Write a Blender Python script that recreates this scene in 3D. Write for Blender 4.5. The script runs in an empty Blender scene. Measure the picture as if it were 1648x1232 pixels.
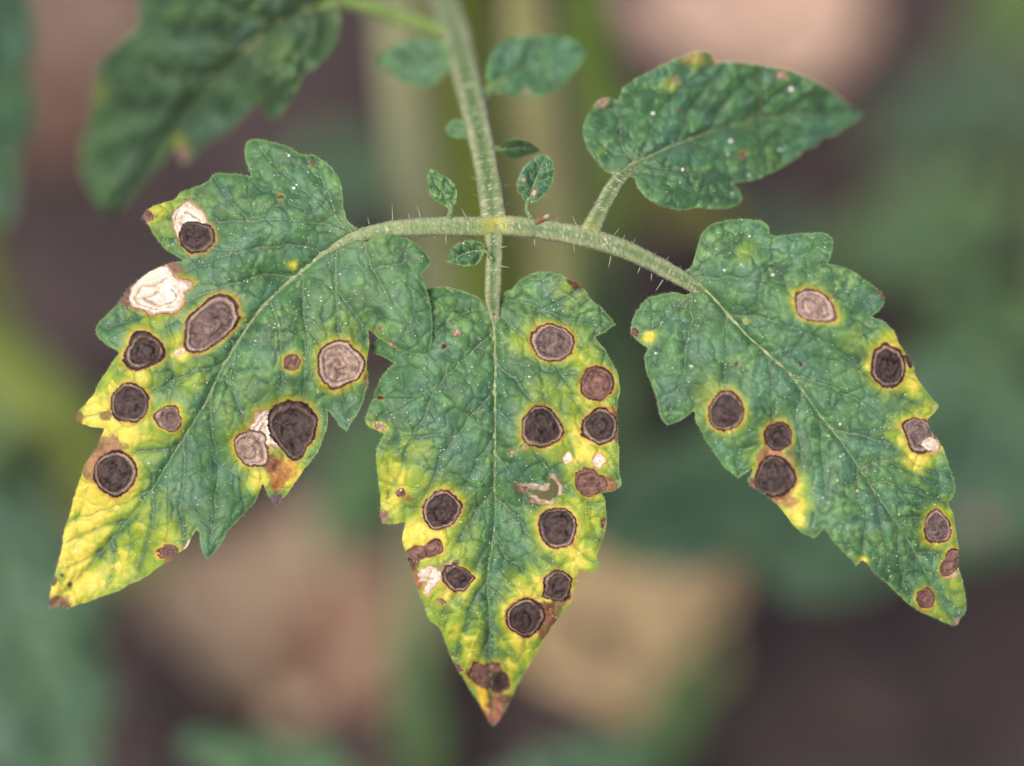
import bpy, math, random
import numpy as np
from mathutils import Matrix, Vector

SC = bpy.context.scene
COL = SC.collection

# ------------------------------------------------------------------ camera
TILT = math.radians(52)          # looking down at the leaf
CAM_H = 0.59
LENS = 100.0
FOCUS = 0.450
W, H = 1648.0, 1232.0            # proportions of the frame used for layout
K = 36.0 / LENS / W              # frame unit -> metres per metre of distance
cam_data = bpy.data.cameras.new('camera')
cam = bpy.data.objects.new('camera', cam_data)
COL.objects.link(cam)
cam.location = (0, 0, CAM_H)
cam.rotation_euler = (math.radians(90) - TILT, 0, 0)
cam_data.lens = LENS
cam_data.sensor_width = 36
cam_data.clip_start = 0.02
cam_data.clip_end = 500
cam_data.dof.use_dof = True
cam_data.dof.focus_distance = FOCUS + 0.0005
cam_data.dof.aperture_fstop = 3.0
cam_data.dof.aperture_blades = 0
SC.camera = cam

# ------------------------------------------------------------------ world and light
SUN_EL, SUN_AZ = math.radians(58), math.radians(215)      # azimuth clockwise from +Y
world = bpy.data.worlds.new('World')
SC.world = world
world.use_nodes = True
nt = world.node_tree
nt.nodes.clear()
sky = nt.nodes.new('ShaderNodeTexSky')
sky.sky_type = 'NISHITA'
sky.sun_disc = False
sky.sun_elevation = SUN_EL
sky.sun_rotation = SUN_AZ
sky.air_density = 1.0
sky.dust_density = 6.0
sky.ozone_density = 0.6
bg = nt.nodes.new('ShaderNodeBackground')
bg.inputs['Strength'].default_value = 0.15
out = nt.nodes.new('ShaderNodeOutputWorld')
nt.links.new(sky.outputs[0], bg.inputs['Color'])
nt.links.new(bg.outputs[0], out.inputs['Surface'])
sun_data = bpy.data.lights.new('sun', 'SUN')
sun_data.energy = 2.0
sun_data.angle = math.radians(18)
sun_data.color = (1.0, 0.95, 0.88)
sun = bpy.data.objects.new('sun', sun_data)
COL.objects.link(sun)
sdir = Vector((math.sin(SUN_AZ) * math.cos(SUN_EL), math.cos(SUN_AZ) * math.cos(SUN_EL), math.sin(SUN_EL)))
sun.rotation_euler = sdir.to_track_quat('Z', 'Y').to_euler()
sun.location = sdir * 3
vs = SC.view_settings
vs.view_transform = 'Standard'
vs.look = 'None'
vs.exposure = 0.47
vs.gamma = 1.0
vs.use_curve_mapping = False

# ------------------------------------------------------------------ helpers
ROT = np.array(Matrix.Rotation(math.radians(90) - TILT, 3, 'X'))
CAMP = np.array([0, 0, CAM_H])


def world_at(px, py, d):
    """frame position and distance along the optical axis -> world point(s)"""
    px, py, d = np.broadcast_arrays(np.asarray(px, float), np.asarray(py, float), np.asarray(d, float))
    c = np.stack([(px - W / 2) * K * d, -(py - H / 2) * K * d, -d], -1)
    return c @ ROT.T + CAMP


def ground_at(px, py, z=0.0):
    v = world_at(px, py, 1.0) - CAMP
    t = (z - CAM_H) / v[2]
    return CAMP + v * t


def lin(*c):
    c = np.array(c, float) / 255.0
    return np.where(c <= 0.04045, c / 12.92, ((c + 0.055) / 1.055) ** 2.4)


ALB = 0.60


def S(r, g, b):
    return lin(r, g, b) * ALB


_tab = {}


def vnoise(x, y, seed=0):
    if seed not in _tab:
        _tab[seed] = np.random.RandomState(seed).rand(256, 256)
    T = _tab[seed]
    ix, iy = np.floor(x).astype(int), np.floor(y).astype(int)
    fx, fy = x - ix, y - iy
    fx, fy = fx * fx * (3 - 2 * fx), fy * fy * (3 - 2 * fy)
    a, b = T[iy & 255, ix & 255], T[iy & 255, (ix + 1) & 255]
    c, d = T[(iy + 1) & 255, ix & 255], T[(iy + 1) & 255, (ix + 1) & 255]
    return (a + (b - a) * fx) * (1 - fy) + (c + (d - c) * fx) * fy


def fbm(x, y, seed=0, octv=4):
    s, a, n = 0, 0.5, 0
    for i in range(octv):
        s = s + a * vnoise(x * 2 ** i, y * 2 ** i, seed + i)
        n += a
        a *= 0.5
    return s / n


def voronoi(x, y, seed=0, jit=0.85):
    r = np.random.RandomState(seed + 900)
    JX, JY, ID = r.rand(256, 256), r.rand(256, 256), r.rand(256, 256)
    ix, iy = np.floor(x).astype(int), np.floor(y).astype(int)
    F1 = np.full(x.shape, 9.0)
    F2 = np.full(x.shape, 9.0)
    cid = np.zeros(x.shape)
    for oy in (-1, 0, 1):
        for ox in (-1, 0, 1):
            jx, jy = (ix + ox) & 255, (iy + oy) & 255
            cx = ix + ox + 0.5 + (JX[jy, jx] - 0.5) * jit
            cy = iy + oy + 0.5 + (JY[jy, jx] - 0.5) * jit
            d = np.hypot(x - cx, y - cy)
            m = d < F1
            F2 = np.where(m, F1, np.minimum(F2, d))
            cid = np.where(m, ID[jy, jx], cid)
            F1 = np.where(m, d, F1)
    return F1, F2, cid


def sstep(a, b, x):
    t = np.clip((x - a) / (b - a), 0, 1)
    return t * t * (3 - 2 * t)


def mix(a, b, t):
    t = np.asarray(t)[..., None]
    return a * (1 - t) + b * t


def spline(pts, step, closed=False):
    """Catmull-Rom through the points (any number of columns), resampled every `step` in the first two"""
    P = np.array(pts, float)
    n = len(P)
    res = []
    rng = range(n if closed else n - 1)
    for i in rng:
        p0 = P[(i - 1) % n] if closed or i > 0 else 2 * P[0] - P[1]
        p1, p2 = P[i], P[(i + 1) % n]
        p3 = P[(i + 2) % n] if closed or i + 2 < n else 2 * P[n - 1] - P[n - 2]
        L = np.hypot(*(p2 - p1)[:2])
        m = max(1, int(round(L / step)))
        # tension lowered where the turn is sharp so that notches stay sharp
        t = (np.arange(m) / m)[:, None]
        m1, m2 = (p2 - p0) * 0.5, (p3 - p1) * 0.5
        for q, mm in ((1, m1), (2, m2)):
            l = np.hypot(*mm[:2])
            if l > L:
                mm *= L / l
        def turn(a, b, c):
            u, v = (b - a)[:2], (c - b)[:2]
            return float(u @ v) / (np.hypot(*u) * np.hypot(*v) + 1e-9)
        k1 = np.clip(turn(p0, p1, p2) * 1.3 + 0.1, 0, 1)
        k2 = np.clip(turn(p1, p2, p3) * 1.3 + 0.1, 0, 1)
        h1, h2 = 2 * t ** 3 - 3 * t ** 2 + 1, t ** 3 - 2 * t ** 2 + t
        h3, h4 = -2 * t ** 3 + 3 * t ** 2, t ** 3 - t ** 2
        res.append(h1 * p1 + h2 * m1 * k1 + h3 * p2 + h4 * m2 * k2)
    if not closed:
        res.append(P[-1:])
    return np.concatenate(res)


# ------------------------------------------------------------------ materials
def new_mat(name):
    m = bpy.data.materials.new(name)
    m.use_nodes = True
    n = m.node_tree
    n.nodes.clear()
    return m, n, n.nodes, n.links


def tissue(name, rough=0.45, spec=0.5, transl=0.15, grain=9000, bump=0.15, var=0.25, sheen=0.0, tgain=(1.5, 1.6, 0.7)):
    """plant tissue: per-point colour (the tissue's own), fine procedural grain, thin translucency"""
    m, n, N, L = new_mat(name)
    o = N.new('ShaderNodeOutputMaterial')
    b = N.new('ShaderNodeBsdfPrincipled')
    a = N.new('ShaderNodeAttribute'); a.attribute_name = 'Col'
    tc = N.new('ShaderNodeTexCoord')
    ns = N.new('ShaderNodeTexNoise'); ns.inputs['Scale'].default_value = grain
    ns.inputs['Detail'].default_value = 3
    L.new(tc.outputs['Object'], ns.inputs['Vector'])
    mr = N.new('ShaderNodeMapRange')
    mr.inputs['From Min'].default_value = 0.25; mr.inputs['From Max'].default_value = 0.75
    mr.inputs['To Min'].default_value = 1 - var; mr.inputs['To Max'].default_value = 1 + var
    L.new(ns.outputs['Fac'], mr.inputs['Value'])
    mx = N.new('ShaderNodeMix'); mx.data_type = 'RGBA'; mx.blend_type = 'MULTIPLY'
    mx.inputs['Factor'].default_value = 1.0
    L.new(a.outputs['Color'], mx.inputs['A'])
    L.new(mr.outputs['Result'], mx.inputs['B'])
    L.new(mx.outputs['Result'], b.inputs['Base Color'])
    b.inputs['Specular IOR Level'].default_value = spec
    ar = N.new('ShaderNodeAttribute'); ar.attribute_name = 'Rgh'
    ad = N.new('ShaderNodeMath'); ad.operation = 'ADD'; ad.inputs[1].default_value = rough
    L.new(ar.outputs['Fac'], ad.inputs[0])
    L.new(ad.outputs[0], b.inputs['Roughness'])
    if sheen:
        b.inputs['Sheen Weight'].default_value = sheen
        b.inputs['Sheen Roughness'].default_value = 0.5
    bp = N.new('ShaderNodeBump'); bp.inputs['Strength'].default_value = bump
    bp.inputs['Distance'].default_value = 0.0001
    L.new(ns.outputs['Fac'], bp.inputs['Height'])
    L.new(bp.outputs['Normal'], b.inputs['Normal'])
    if transl:
        t = N.new('ShaderNodeBsdfTranslucent')
        g = N.new('ShaderNodeMix'); g.data_type = 'RGBA'; g.blend_type = 'MULTIPLY'
        g.inputs['Factor'].default_value = 1.0
        L.new(mx.outputs['Result'], g.inputs['A'])
        g.inputs['B'].default_value = (*tgain, 1)
        L.new(g.outputs['Result'], t.inputs['Color'])
        ms = N.new('ShaderNodeMixShader'); ms.inputs[0].default_value = transl
        L.new(b.outputs[0], ms.inputs[1]); L.new(t.outputs[0], ms.inputs[2])
        L.new(ms.outputs[0], o.inputs['Surface'])
    else:
        L.new(b.outputs[0], o.inputs['Surface'])
    return m


M_LEAF = tissue('leaf_tissue', rough=0.52, spec=0.34, transl=0.12, grain=6500, bump=0.3, var=0.20, sheen=0.08)
M_SPOT = tissue('dead_tissue_and_glint', rough=0.58, spec=0.26, transl=0.0, grain=5200, bump=0.7, var=0.32)
M_STALK = tissue('stalk_tissue', rough=0.55, spec=0.35, transl=0.0, grain=3500, bump=0.4, var=0.22, sheen=0.15)
M_HAIR = tissue('hair_tissue', rough=0.5, spec=0.4, transl=0.35, grain=3000, bump=0.0, var=0.1, tgain=(1, 1, 1))
M_DUST = tissue('dust_grain', rough=0.8, spec=0.2, transl=0.0, grain=6000, bump=0.0, var=0.1)
M_DRY = tissue('dry_leaf_tissue', rough=0.7, spec=0.25, transl=0.12, grain=700, bump=0.4, var=0.3, tgain=(1.2, 1, .7))


# ------------------------------------------------------------------ object making
def mesh_obj(name, verts, faces, mat, parent=None, col=None, rgh=None, normals=None, smooth=True):
    """verts in world coordinates; parents are empties or meshes that carry their world position in ['_o']"""
    verts = np.asarray(verts, float)
    org = np.array(parent['_org']) if parent is not None else np.zeros(3)
    me = bpy.data.meshes.new(name)
    v = (verts - org).astype(np.float32)
    faces = np.asarray(faces, np.int32)
    k = faces.shape[1]
    me.vertices.add(len(v))
    me.vertices.foreach_set('co', v.ravel())
    me.loops.add(faces.size)
    me.loops.foreach_set('vertex_index', faces.ravel())
    me.polygons.add(len(faces))
    me.polygons.foreach_set('loop_start', np.arange(0, faces.size, k, dtype=np.int32))
    me.update(calc_edges=True)
    me.polygons.foreach_set('use_smooth', np.full(len(faces), smooth))
    if col is not None:
        c = np.asarray(col, float)
        if c.ndim == 1:
            c = np.tile(c, (len(v), 1))
        a = me.color_attributes.new('Col', 'FLOAT_COLOR', 'POINT')
        a.data.foreach_set('color', np.concatenate([c, np.ones((len(c), 1))], 1).astype(np.float32).ravel())
    if rgh is not None:
        a = me.attributes.new('Rgh', 'FLOAT', 'POINT')
        a.data.foreach_set('value', np.broadcast_to(rgh, (len(v),)).astype(np.float32))
    if normals is not None:
        me.normals_split_custom_set_from_vertices(normals.astype(np.float32).tolist())
    me.materials.append(mat)
    o = bpy.data.objects.new(name, me)
    COL.objects.link(o)
    if parent is not None:
        o.parent = parent
        o['_org'] = [float(q) for q in org]
    else:
        o['_org'] = [0.0, 0.0, 0.0]
    return o


def thing(name, loc, label, cat, group=None):
    o = bpy.data.objects.new(name, None)
    COL.objects.link(o)
    o.empty_display_size = 0.02
    o.location = loc
    o['_org'] = [float(q) for q in loc]
    o['label'] = label
    o['category'] = cat
    if group:
        o['group'] = group
    return o


def tube(path, rad, nseg=16, flat=1.0, groove=0.0, view=None):
    """swept tube; path (n,3) world, rad (n,) metres; `groove` sinks a furrow on the side that faces `view`"""
    path = np.asarray(path, float)
    n = len(path)
    T = np.gradient(path, axis=0)
    T /= np.linalg.norm(T, axis=1)[:, None] + 1e-12
    if view is None:
        view = -world_at(W / 2, H / 2, 1) + CAMP
    view = view / np.linalg.norm(view)
    N1 = view - T * (T @ view)[:, None]
    N1 /= np.linalg.norm(N1, axis=1)[:, None] + 1e-9
    N2 = np.cross(T, N1)
    th = np.linspace(0, 2 * math.pi, nseg, endpoint=False)
    w = np.abs((th + math.pi) % (2 * math.pi) - math.pi)
    prof = 1 - groove * np.exp(-(w / 0.42) ** 2) + 0.35 * groove * np.exp(-((w - 0.95) / 0.3) ** 2)
    ring = (np.cos(th)[None, :, None] * N1[:, None, :] * flat + np.sin(th)[None, :, None] * N2[:, None, :])
    V = path[:, None, :] + ring * (prof[None, :, None] * np.asarray(rad)[:, None, None])
    i = np.arange(n - 1)[:, None] * nseg
    j = np.arange(nseg)[None, :]
    j2 = (j + 1) % nseg
    F = np.stack([i + j, i + j2, i + nseg + j2, i + nseg + j], -1).reshape(-1, 4)
    V = V.reshape(-1, 3)
    # end caps
    c0, c1 = len(V), len(V) + 1
    V = np.concatenate([V, path[:1], path[-1:]])
    cap = [[c0, (q + 1) % nseg, q, c0] for q in range(nseg)] + [[c1, (n - 1) * nseg + q, (n - 1) * nseg + (q + 1) % nseg, c1] for q in range(nseg)]
    return V, F, np.tile(w, n), np.array(cap)


def tri_faces(F):
    F = np.asarray(F)
    return np.concatenate([F[:, [0, 1, 2]], F[:, [0, 2, 3]]])


def stalk(name, pts, parent, c1=S(108, 138, 78), c2=S(188, 184, 148), c3=S(82, 112, 58), groove=0.35, seed=1, step=2.5, nseg=22, ends=None, fuzz=True):
    """pts: (px, py, distance, radius in frame units)"""
    P = spline(pts, step)
    n = len(P)
    wp = world_at(P[:, 0], P[:, 1], P[:, 2])
    s = np.arange(n) * step
    wob = 1 + 0.10 * (vnoise(s / 14, s * 0 + seed, seed) - 0.5) + 0.07 * (vnoise(s / 4, s * 0 + seed, seed + 3) - 0.5)
    rad = P[:, 3] * K * P[:, 2] * wob
    V, F, w, cap = tube(wp, rad, nseg, groove=groove)
    ss = np.repeat(s, nseg)
    nz = fbm(ss / 9, w * 2.2, seed + 5, 3)
    fz = vnoise(ss / 2.2, w * 5, seed + 8)
    sp = vnoise(ss / 1.6, w * 4, seed + 9)
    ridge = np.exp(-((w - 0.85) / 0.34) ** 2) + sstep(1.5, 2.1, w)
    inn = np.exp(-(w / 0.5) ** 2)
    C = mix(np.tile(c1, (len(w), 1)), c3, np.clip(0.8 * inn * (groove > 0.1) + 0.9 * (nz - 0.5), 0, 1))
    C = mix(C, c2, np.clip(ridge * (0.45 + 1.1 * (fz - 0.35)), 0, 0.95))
    C = mix(C, c3 * .8, np.clip((sp - .62) * 2.2, 0, .6))
    C = mix(C, S(216, 212, 184), np.clip((vnoise(ss / 1.5, w * 4, seed + 19) - .76) * 3.5, 0, .75))
    if ends is not None:
        e = np.exp(-(ss / 22) ** 2) * ends[0] + np.exp(-((s[-1] - ss) / 22) ** 2) * ends[1]
        C = mix(C, S(196, 196, 84), np.clip(e * (0.5 + nz), 0, 0.8))
    C = np.concatenate([C, C[:1], C[-1:]])
    F4 = np.concatenate([tri_faces(F), cap[:, :3]])
    ob = mesh_obj(name, V, F4, M_STALK, parent, C, 0.0)
    ob['_path'] = P.ravel().tolist()
    return ob, P


def hair_mesh(base, tip, r):
    """many thin three-sided spikes; base, tip (n,3), r (n,)"""
    base, tip = np.asarray(base), np.asarray(tip)
    n = len(base)
    d = tip - base
    d = d / (np.linalg.norm(d, axis=1)[:, None] + 1e-12)
    a = np.cross(d, np.array([0.31, 0.72, 0.62]))
    a /= np.linalg.norm(a, axis=1)[:, None] + 1e-12
    b = np.cross(d, a)
    V = np.zeros((n, 4, 3))
    for k in range(3):
        t = 2 * math.pi * k / 3
        V[:, k] = base + (a * math.cos(t) + b * math.sin(t)) * np.asarray(r)[:, None]
    V[:, 3] = tip
    o = np.arange(n)[:, None, None] * 4
    F = np.array([[0, 1, 3], [1, 2, 3], [2, 0, 3]])[None] + o
    return V.reshape(-1, 3), F.reshape(-1, 3)


OCT_V = np.array([[1, 0, 0], [-1, 0, 0], [0, 1, 0], [0, -1, 0], [0, 0, 1], [0, 0, -1]], float)
OCT_F = np.array([[0, 2, 4], [2, 1, 4], [1, 3, 4], [3, 0, 4], [2, 0, 5], [1, 2, 5], [3, 1, 5], [0, 3, 5]])


def stuff(o):
    o['kind'] = 'stuff'
    return o


# ------------------------------------------------------------------ leaf blades
G_DARK = S(64, 106, 66)
G_MID = S(98, 147, 88)
G_LITE = S(142, 182, 102)
G_BLUE = S(98, 144, 122)
YG = S(164, 186, 52)
YEL = S(246, 226, 92)
OCHRE = S(196, 128, 58)
BROWN = S(120, 78, 62)
DARKB = S(60, 44, 41)


class Grid:
    def __init__(s, outline, h, pad=6):
        s.h = h
        s.x0, s.y0 = outline[:, 0].min() - pad, outline[:, 1].min() - pad
        s.nx = int((outline[:, 0].max() + pad - s.x0) / h) + 2
        s.ny = int((outline[:, 1].max() + pad - s.y0) / h) + 2
        s.X, s.Y = np.meshgrid(s.x0 + np.arange(s.nx) * h, s.y0 + np.arange(s.ny) * h)

    def win(s, xa, xb, ya, yb):
        i0 = max(0, int((xa - s.x0) / s.h)); i1 = min(s.nx, int((xb - s.x0) / s.h) + 2)
        j0 = max(0, int((ya - s.y0) / s.h)); j1 = min(s.ny, int((yb - s.y0) / s.h) + 2)
        return (slice(j0, max(j0, j1)), slice(i0, max(i0, i1)))

    def dist(s, A, B, R, val=None):
        D = np.full(s.X.shape, float(R))
        NX, NY = s.X.copy(), s.Y.copy()
        VV = np.zeros(s.X.shape)
        for k in range(len(A)):
            ax, ay = A[k]; bx, by = B[k]
            sl = s.win(min(ax, bx) - R, max(ax, bx) + R, min(ay, by) - R, max(ay, by) + R)
            if D[sl].size == 0:
                continue
            x, y = s.X[sl], s.Y[sl]
            dx, dy = bx - ax, by - ay
            t = np.clip(((x - ax) * dx + (y - ay) * dy) / (dx * dx + dy * dy + 1e-9), 0, 1)
            qx, qy = ax + t * dx, ay + t * dy
            d = np.hypot(x - qx, y - qy)
            m = d < D[sl]
            D[sl][m] = d[m]; NX[sl][m] = qx[m]; NY[sl][m] = qy[m]
            if val is not None:
                VV[sl][m] = (val[k][0] + (val[k][1] - val[k][0]) * t)[m]
        return D, NX, NY, VV

    def inside(s, poly):
        M = np.zeros(s.X.shape, bool)
        ax, ay = poly[:, 0], poly[:, 1]
        bx, by = np.roll(ax, -1), np.roll(ay, -1)
        for j in range(s.ny):
            y = s.y0 + j * s.h
            c = (ay <= y) != (by <= y)
            if not c.any():
                continue
            xs = np.sort(ax[c] + (y - ay[c]) / (by[c] - ay[c]) * (bx[c] - ax[c]))
            M[j] = (np.searchsorted(xs, s.X[j]) % 2) == 1
        return M

    def sample(s, arr, x, y):
        i = np.clip(((np.asarray(x) - s.x0) / s.h).round().astype(int), 0, s.nx - 1)
        j = np.clip(((np.asarray(y) - s.y0) / s.h).round().astype(int), 0, s.ny - 1)
        return arr[j, i]


# display colours of the lesion kinds: centre, mottle, ring, rim
KIND = {
    'dark': (S(76, 59, 56), S(42, 30, 29), S(198, 166, 144), S(48, 31, 27)),
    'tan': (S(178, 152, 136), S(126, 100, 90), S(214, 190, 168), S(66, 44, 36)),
    'grey': (S(126, 104, 98), S(78, 60, 57), S(206, 176, 154), S(60, 42, 36)),
    'pale': (S(246, 230, 212), S(216, 188, 164), S(240, 220, 200), S(126, 84, 66)),
    'brown': (S(132, 96, 84), S(92, 64, 58), S(150, 112, 96), S(62, 42, 38)),
}


def leaflet(parent, name, outline, midrib, secs, depth, h=1.6, seed=1, spots=(), stains=(), yellow=(), hole=None,
            fold=(4.0, 6.0), relief=1.0, cell=30.0, mid_r=(6.0, 1.0), dust=0.0015, hairs=True, green=(1, 1, 1),
            label=None, yl_noise=0.8, lite=0.0, big_dust=(), margin=1.0, mid_gain=1.0):
    rs = np.random.RandomState(seed)
    out = spline(outline, 2.4 if h < 3 else h, closed=True)
    k = np.arange(len(out))
    if h < 3:     # fine teeth along the margin
        tn = np.roll(out, -2, 0) - np.roll(out, 2, 0)
        tn /= np.hypot(tn[:, 0], tn[:, 1])[:, None] + 1e-9
        nrm = np.stack([tn[:, 1], -tn[:, 0]], 1)
        out = out + nrm * ((vnoise(k / 2.2, k * 0.0, seed + 40) - 0.5) * 1.6 + (vnoise(k / 7.0, k * 0.0, seed + 41) - 0.5) * 2.2)[:, None]
    g = Grid(out, h)
    X, Y = g.X, g.Y
    ins = g.inside(out)
    D, NX, NY, _ = g.dist(out, np.roll(out, -1, 0), 40)
    if hole is not None:
        hp = spline(hole, 2.0, closed=True)
        kk = np.arange(len(hp))
        hp = hp + np.stack([vnoise(kk / 2., kk * 0., 5) - .5, vnoise(kk / 2., kk * 0., 6) - .5], 1) * 4
        hin = g.inside(hp)
        DH, HX, HY, _ = g.dist(hp, np.roll(hp, -1, 0), 40)
        ins &= ~hin
        m = DH < D
        NX[m], NY[m] = HX[m], HY[m]
        D = np.minimum(D, DH)
    mid = spline(midrib, 5)
    DM = g.dist(mid[:-1], mid[1:], 2000)[0]
    A, B, V_ = [], [], []
    for sc in secs:
        p = spline(sc, 5)
        kk = np.arange(len(p))
        wig = (vnoise(kk / 3.0, kk * 0. + len(A), seed + 7) - 0.5) * 5 * np.minimum(1, kk / 3.0)
        tn = np.gradient(p, axis=0)
        tn /= np.hypot(tn[:, 0], tn[:, 1])[:, None] + 1e-9
        p = p + np.stack([tn[:, 1], -tn[:, 0]], 1) * wig[:, None]
        w = np.linspace(1, 0.15, len(p))
        A += list(p[:-1]); B += list(p[1:]); V_ += list(zip(w[:-1], w[1:]))
    DV, _, _, VW = g.dist(A, B, 45, V_)
    # the finer network of veins
    wx = X + (fbm(X / 26, Y / 26, seed + 11, 2) - 0.5) * 22
    wy = Y + (fbm(X / 26, Y / 26, seed + 13, 2) - 0.5) * 22
    F1, F2, cid = voronoi(wx / cell, wy / cell, seed)
    E = (F2 - F1) * cell * 0.5
    f1, f2, cid2 = voronoi(wx / (cell * 0.42), wy / (cell * 0.42), seed + 1)
    E2 = (f2 - f1) * cell * 0.42 * 0.5
    f1c, f2c, cid3 = voronoi(X / 5.2, Y / 5.2, seed + 2)
    lowN = fbm(X / 90, Y / 90, seed + 20, 3)
    midN = fbm(X / 24, Y / 24, seed + 23, 3)
    # ---------------- relief (towards the viewer, frame units)
    Z = 3.4 * (1 - np.exp(-DM / 10)) * np.clip(mid_r[0] / 6, 0.4, 1.2)
    Z = Z + (3.4 * VW + 2.4) * (1 - np.exp(-(DV / 10.0) ** 1.1)) * sstep(0, 14, DM + 3)
    Z = Z + 2.7 * (1 - np.exp(-(E / (cell * 0.20)))) * (0.5 + 0.9 * cid) * (0.55 + 0.9 * lowN) + 0.95 * (1 - np.exp(-(E2 / 2.6))) * (0.3 + cid2)
    Z = Z + 0.16 * (1 - (f1c) ** 2) + 9.0 * (lowN - 0.5) + 2.4 * (midN - 0.5)
    Z = Z * relief * 1.2
    Z = Z - margin * (3.2 * np.exp(-(D / 5.0)) - 1.5 * np.exp(-((D - 10) / 7.0) ** 2))
    Z = Z + fold[0] * (1 - np.exp(-DM / 45)) * 2 - fold[1] * sstep(50, 10, D) * sstep(0, 60, DM)
    # ---------------- colour
    fineN = fbm(X / 7, Y / 7, seed + 31, 3)
    C = mix(mix(np.broadcast_to(G_DARK, X.shape + (3,)), G_MID, np.clip(0.36 + 1.5 * (midN - 0.42) + 0.34 * (cid2 - 0.5) + .34 * (cid - .5) + .5 * (fineN - .5), 0, 1)),
            G_LITE, np.clip(lite + 1.5 * (lowN - 0.56) + 1.5 * (fineN - 0.54) + 0.45 * (cid2 - 0.55) + .3 * (cid - .5) + 0.012 * (np.minimum(E, 10) - 4), 0, 0.85))
    C = mix(C, G_BLUE, np.clip(2.4 * (fbm(X / 40, Y / 40, seed + 35, 4) - 0.50) + .3 * (cid - .6), 0, .42))
    line = np.exp(-(E / 0.95) ** 2) * 0.80 * np.clip((vnoise(X / 17, Y / 17, seed + 5) - 0.22) * 1.9, 0.08, 1) + np.exp(-(E2 / 0.75) ** 2) * 0.22
    C = mix(C, S(38, 76, 54), np.clip(line, 0, .75))
    C = mix(C, S(42, 84, 56), np.clip(0.55 * np.exp(-((DV - 2.0) / 1.5) ** 2), 0, 1))  # darker flanks: groove shade painted along the side veins
    C = mix(C, S(128, 152, 112), np.clip((0.15 + 0.8 * VW) * np.exp(-(DV / (0.6 + 1.1 * VW)) ** 2) * (0.1 + 1.1 * vnoise(X / 3, Y / 3, seed + 3)), 0, .85))
    C = mix(C, S(132, 172, 92), 0.6 * np.exp(-(D / 2.6) ** 2))
    C = mix(C, S(130, 160, 96), 0.75 * np.exp(-np.hypot(X - midrib[0][0], Y - midrib[0][1]) / (mid_r[0] * 3.0)))
    Yf = np.zeros(X.shape)
    for (yx, yy, yr, ys) in yellow:
        Yf = np.maximum(Yf, ys * np.exp(-(((X - yx) ** 2 + (Y - yy) ** 2) / (yr * yr)) ** 1.2))
    halo = np.zeros(X.shape)
    ochre = np.zeros(X.shape)
    SID = np.zeros(X.shape, int)
    SR = np.zeros(X.shape)
    geo = []
    for q, sp in enumerate(spots):
        (sx, sy, rx, ry, rot, kind) = sp[:6]
        opt = sp[6] if len(sp) > 6 else {}
        R = max(rx, ry)
        hs = opt.get('halo', 0.9)
        hr = opt.get('hr', 0.42)
        ext = R * 2.4 + 10
        sl = g.win(sx - ext, sx + ext, sy - ext, sy + ext)
        wob = opt.get('w', 0.115)
        ws = R * 0.62 * min(wob / 0.16, 1.5)
        x = X[sl] - sx + ws * (fbm(X[sl] / R * 0.8 + 11 * q, Y[sl] / R * 0.8, seed + 61, 2) - 0.5)
        y = Y[sl] - sy + ws * (fbm(X[sl] / R * 0.8, Y[sl] / R * 0.8 + 13 * q, seed + 63, 2) - 0.5)
        inn = np.hypot(X[sl] - sx, Y[sl] - sy) < R * 0.9
        x = x - (x - (X[sl] - sx))[inn].mean(); y = y - (y - (Y[sl] - sy))[inn].mean()
        a = math.radians(rot)
        u, v = (x * math.cos(a) + y * math.sin(a)) / rx, (-x * math.sin(a) + y * math.cos(a)) / ry
        th = np.arctan2(v, u)
        rr = np.hypot(u, v)
        nz = fbm(np.cos(th) * 1.6 + 7 * q, np.sin(th) * 1.6 + 3 * q, seed + 60 + q, 3) - 0.5
        rho = rr / (1 + wob * 2 * nz) + (fbm(X[sl] / 5, Y[sl] / 5, seed + 80, 2) - 0.5) * 0.10 * min(1.6, 28 / R)
        geo.append((sl, rho, th, np.hypot(u - rs.uniform(-.22, .22), v - rs.uniform(-.22, .22))))
        dd = (rho - 1) * R
        hh = np.exp(-np.maximum(dd, 0) / (R * hr * 0.62))
        an = 0.55 + 0.9 * fbm(np.cos(th) * 1.1 + 3 * q + 20, np.sin(th) * 1.1 + q, seed + 70, 2)
        halo[sl] = np.maximum(halo[sl], hs * an * hh)
        ochre[sl] = np.maximum(ochre[sl], opt.get('oc', 0.9) * min(1, R / 12) * np.exp(-(np.maximum(dd, 0) / (2.0 + 0.05 * R)) ** 1.5) * (0.5 + 0.8 * fbm(X[sl] / 6, Y[sl] / 6, seed + 91, 2)))
        m = rho < 1
        SID[sl][m] = q + 1
        SR[sl][m] = rho[m]
    veinkeep = np.exp(-(DV / 5) ** 2) * (0.35 + 0.5 * VW) + 0.3 * np.exp(-(E / 2.4) ** 2) * np.clip((vnoise(X / 17, Y / 17, seed + 5) - 0.22) * 1.9, 0, 1) + 0.9 * np.exp(-(DM / 9) ** 2)
    Yf = np.minimum(Yf, 1.15)
    yv = np.clip(0.90 * Yf * (1 + yl_noise * 2 * (fbm(X / 32, Y / 32, seed + 27, 3) - 0.5) + 0.45 * (cid2 - 0.5) + .3 * (cid - .5)) - veinkeep * 0.55 * (1 - 0.25 * Yf), 0, 1)
    yv = np.maximum(yv, np.clip(halo * (.75 + .5 * midN) - 0.15 * veinkeep, 0, 1))
    C = np.where(yv[..., None] < 0.5, mix(C, YG, np.clip(yv / 0.5, 0, 1) * 0.92), mix(mix(C, YG, np.full(X.shape, .92)), YEL, np.clip((yv - 0.5) / 0.42, 0, 1) * 0.96))
    C = mix(C, S(104, 124, 62), np.clip(yv * (line * 0.55 + 0.6 * np.exp(-(DV / 1.5) ** 2)), 0, .7))
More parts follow.
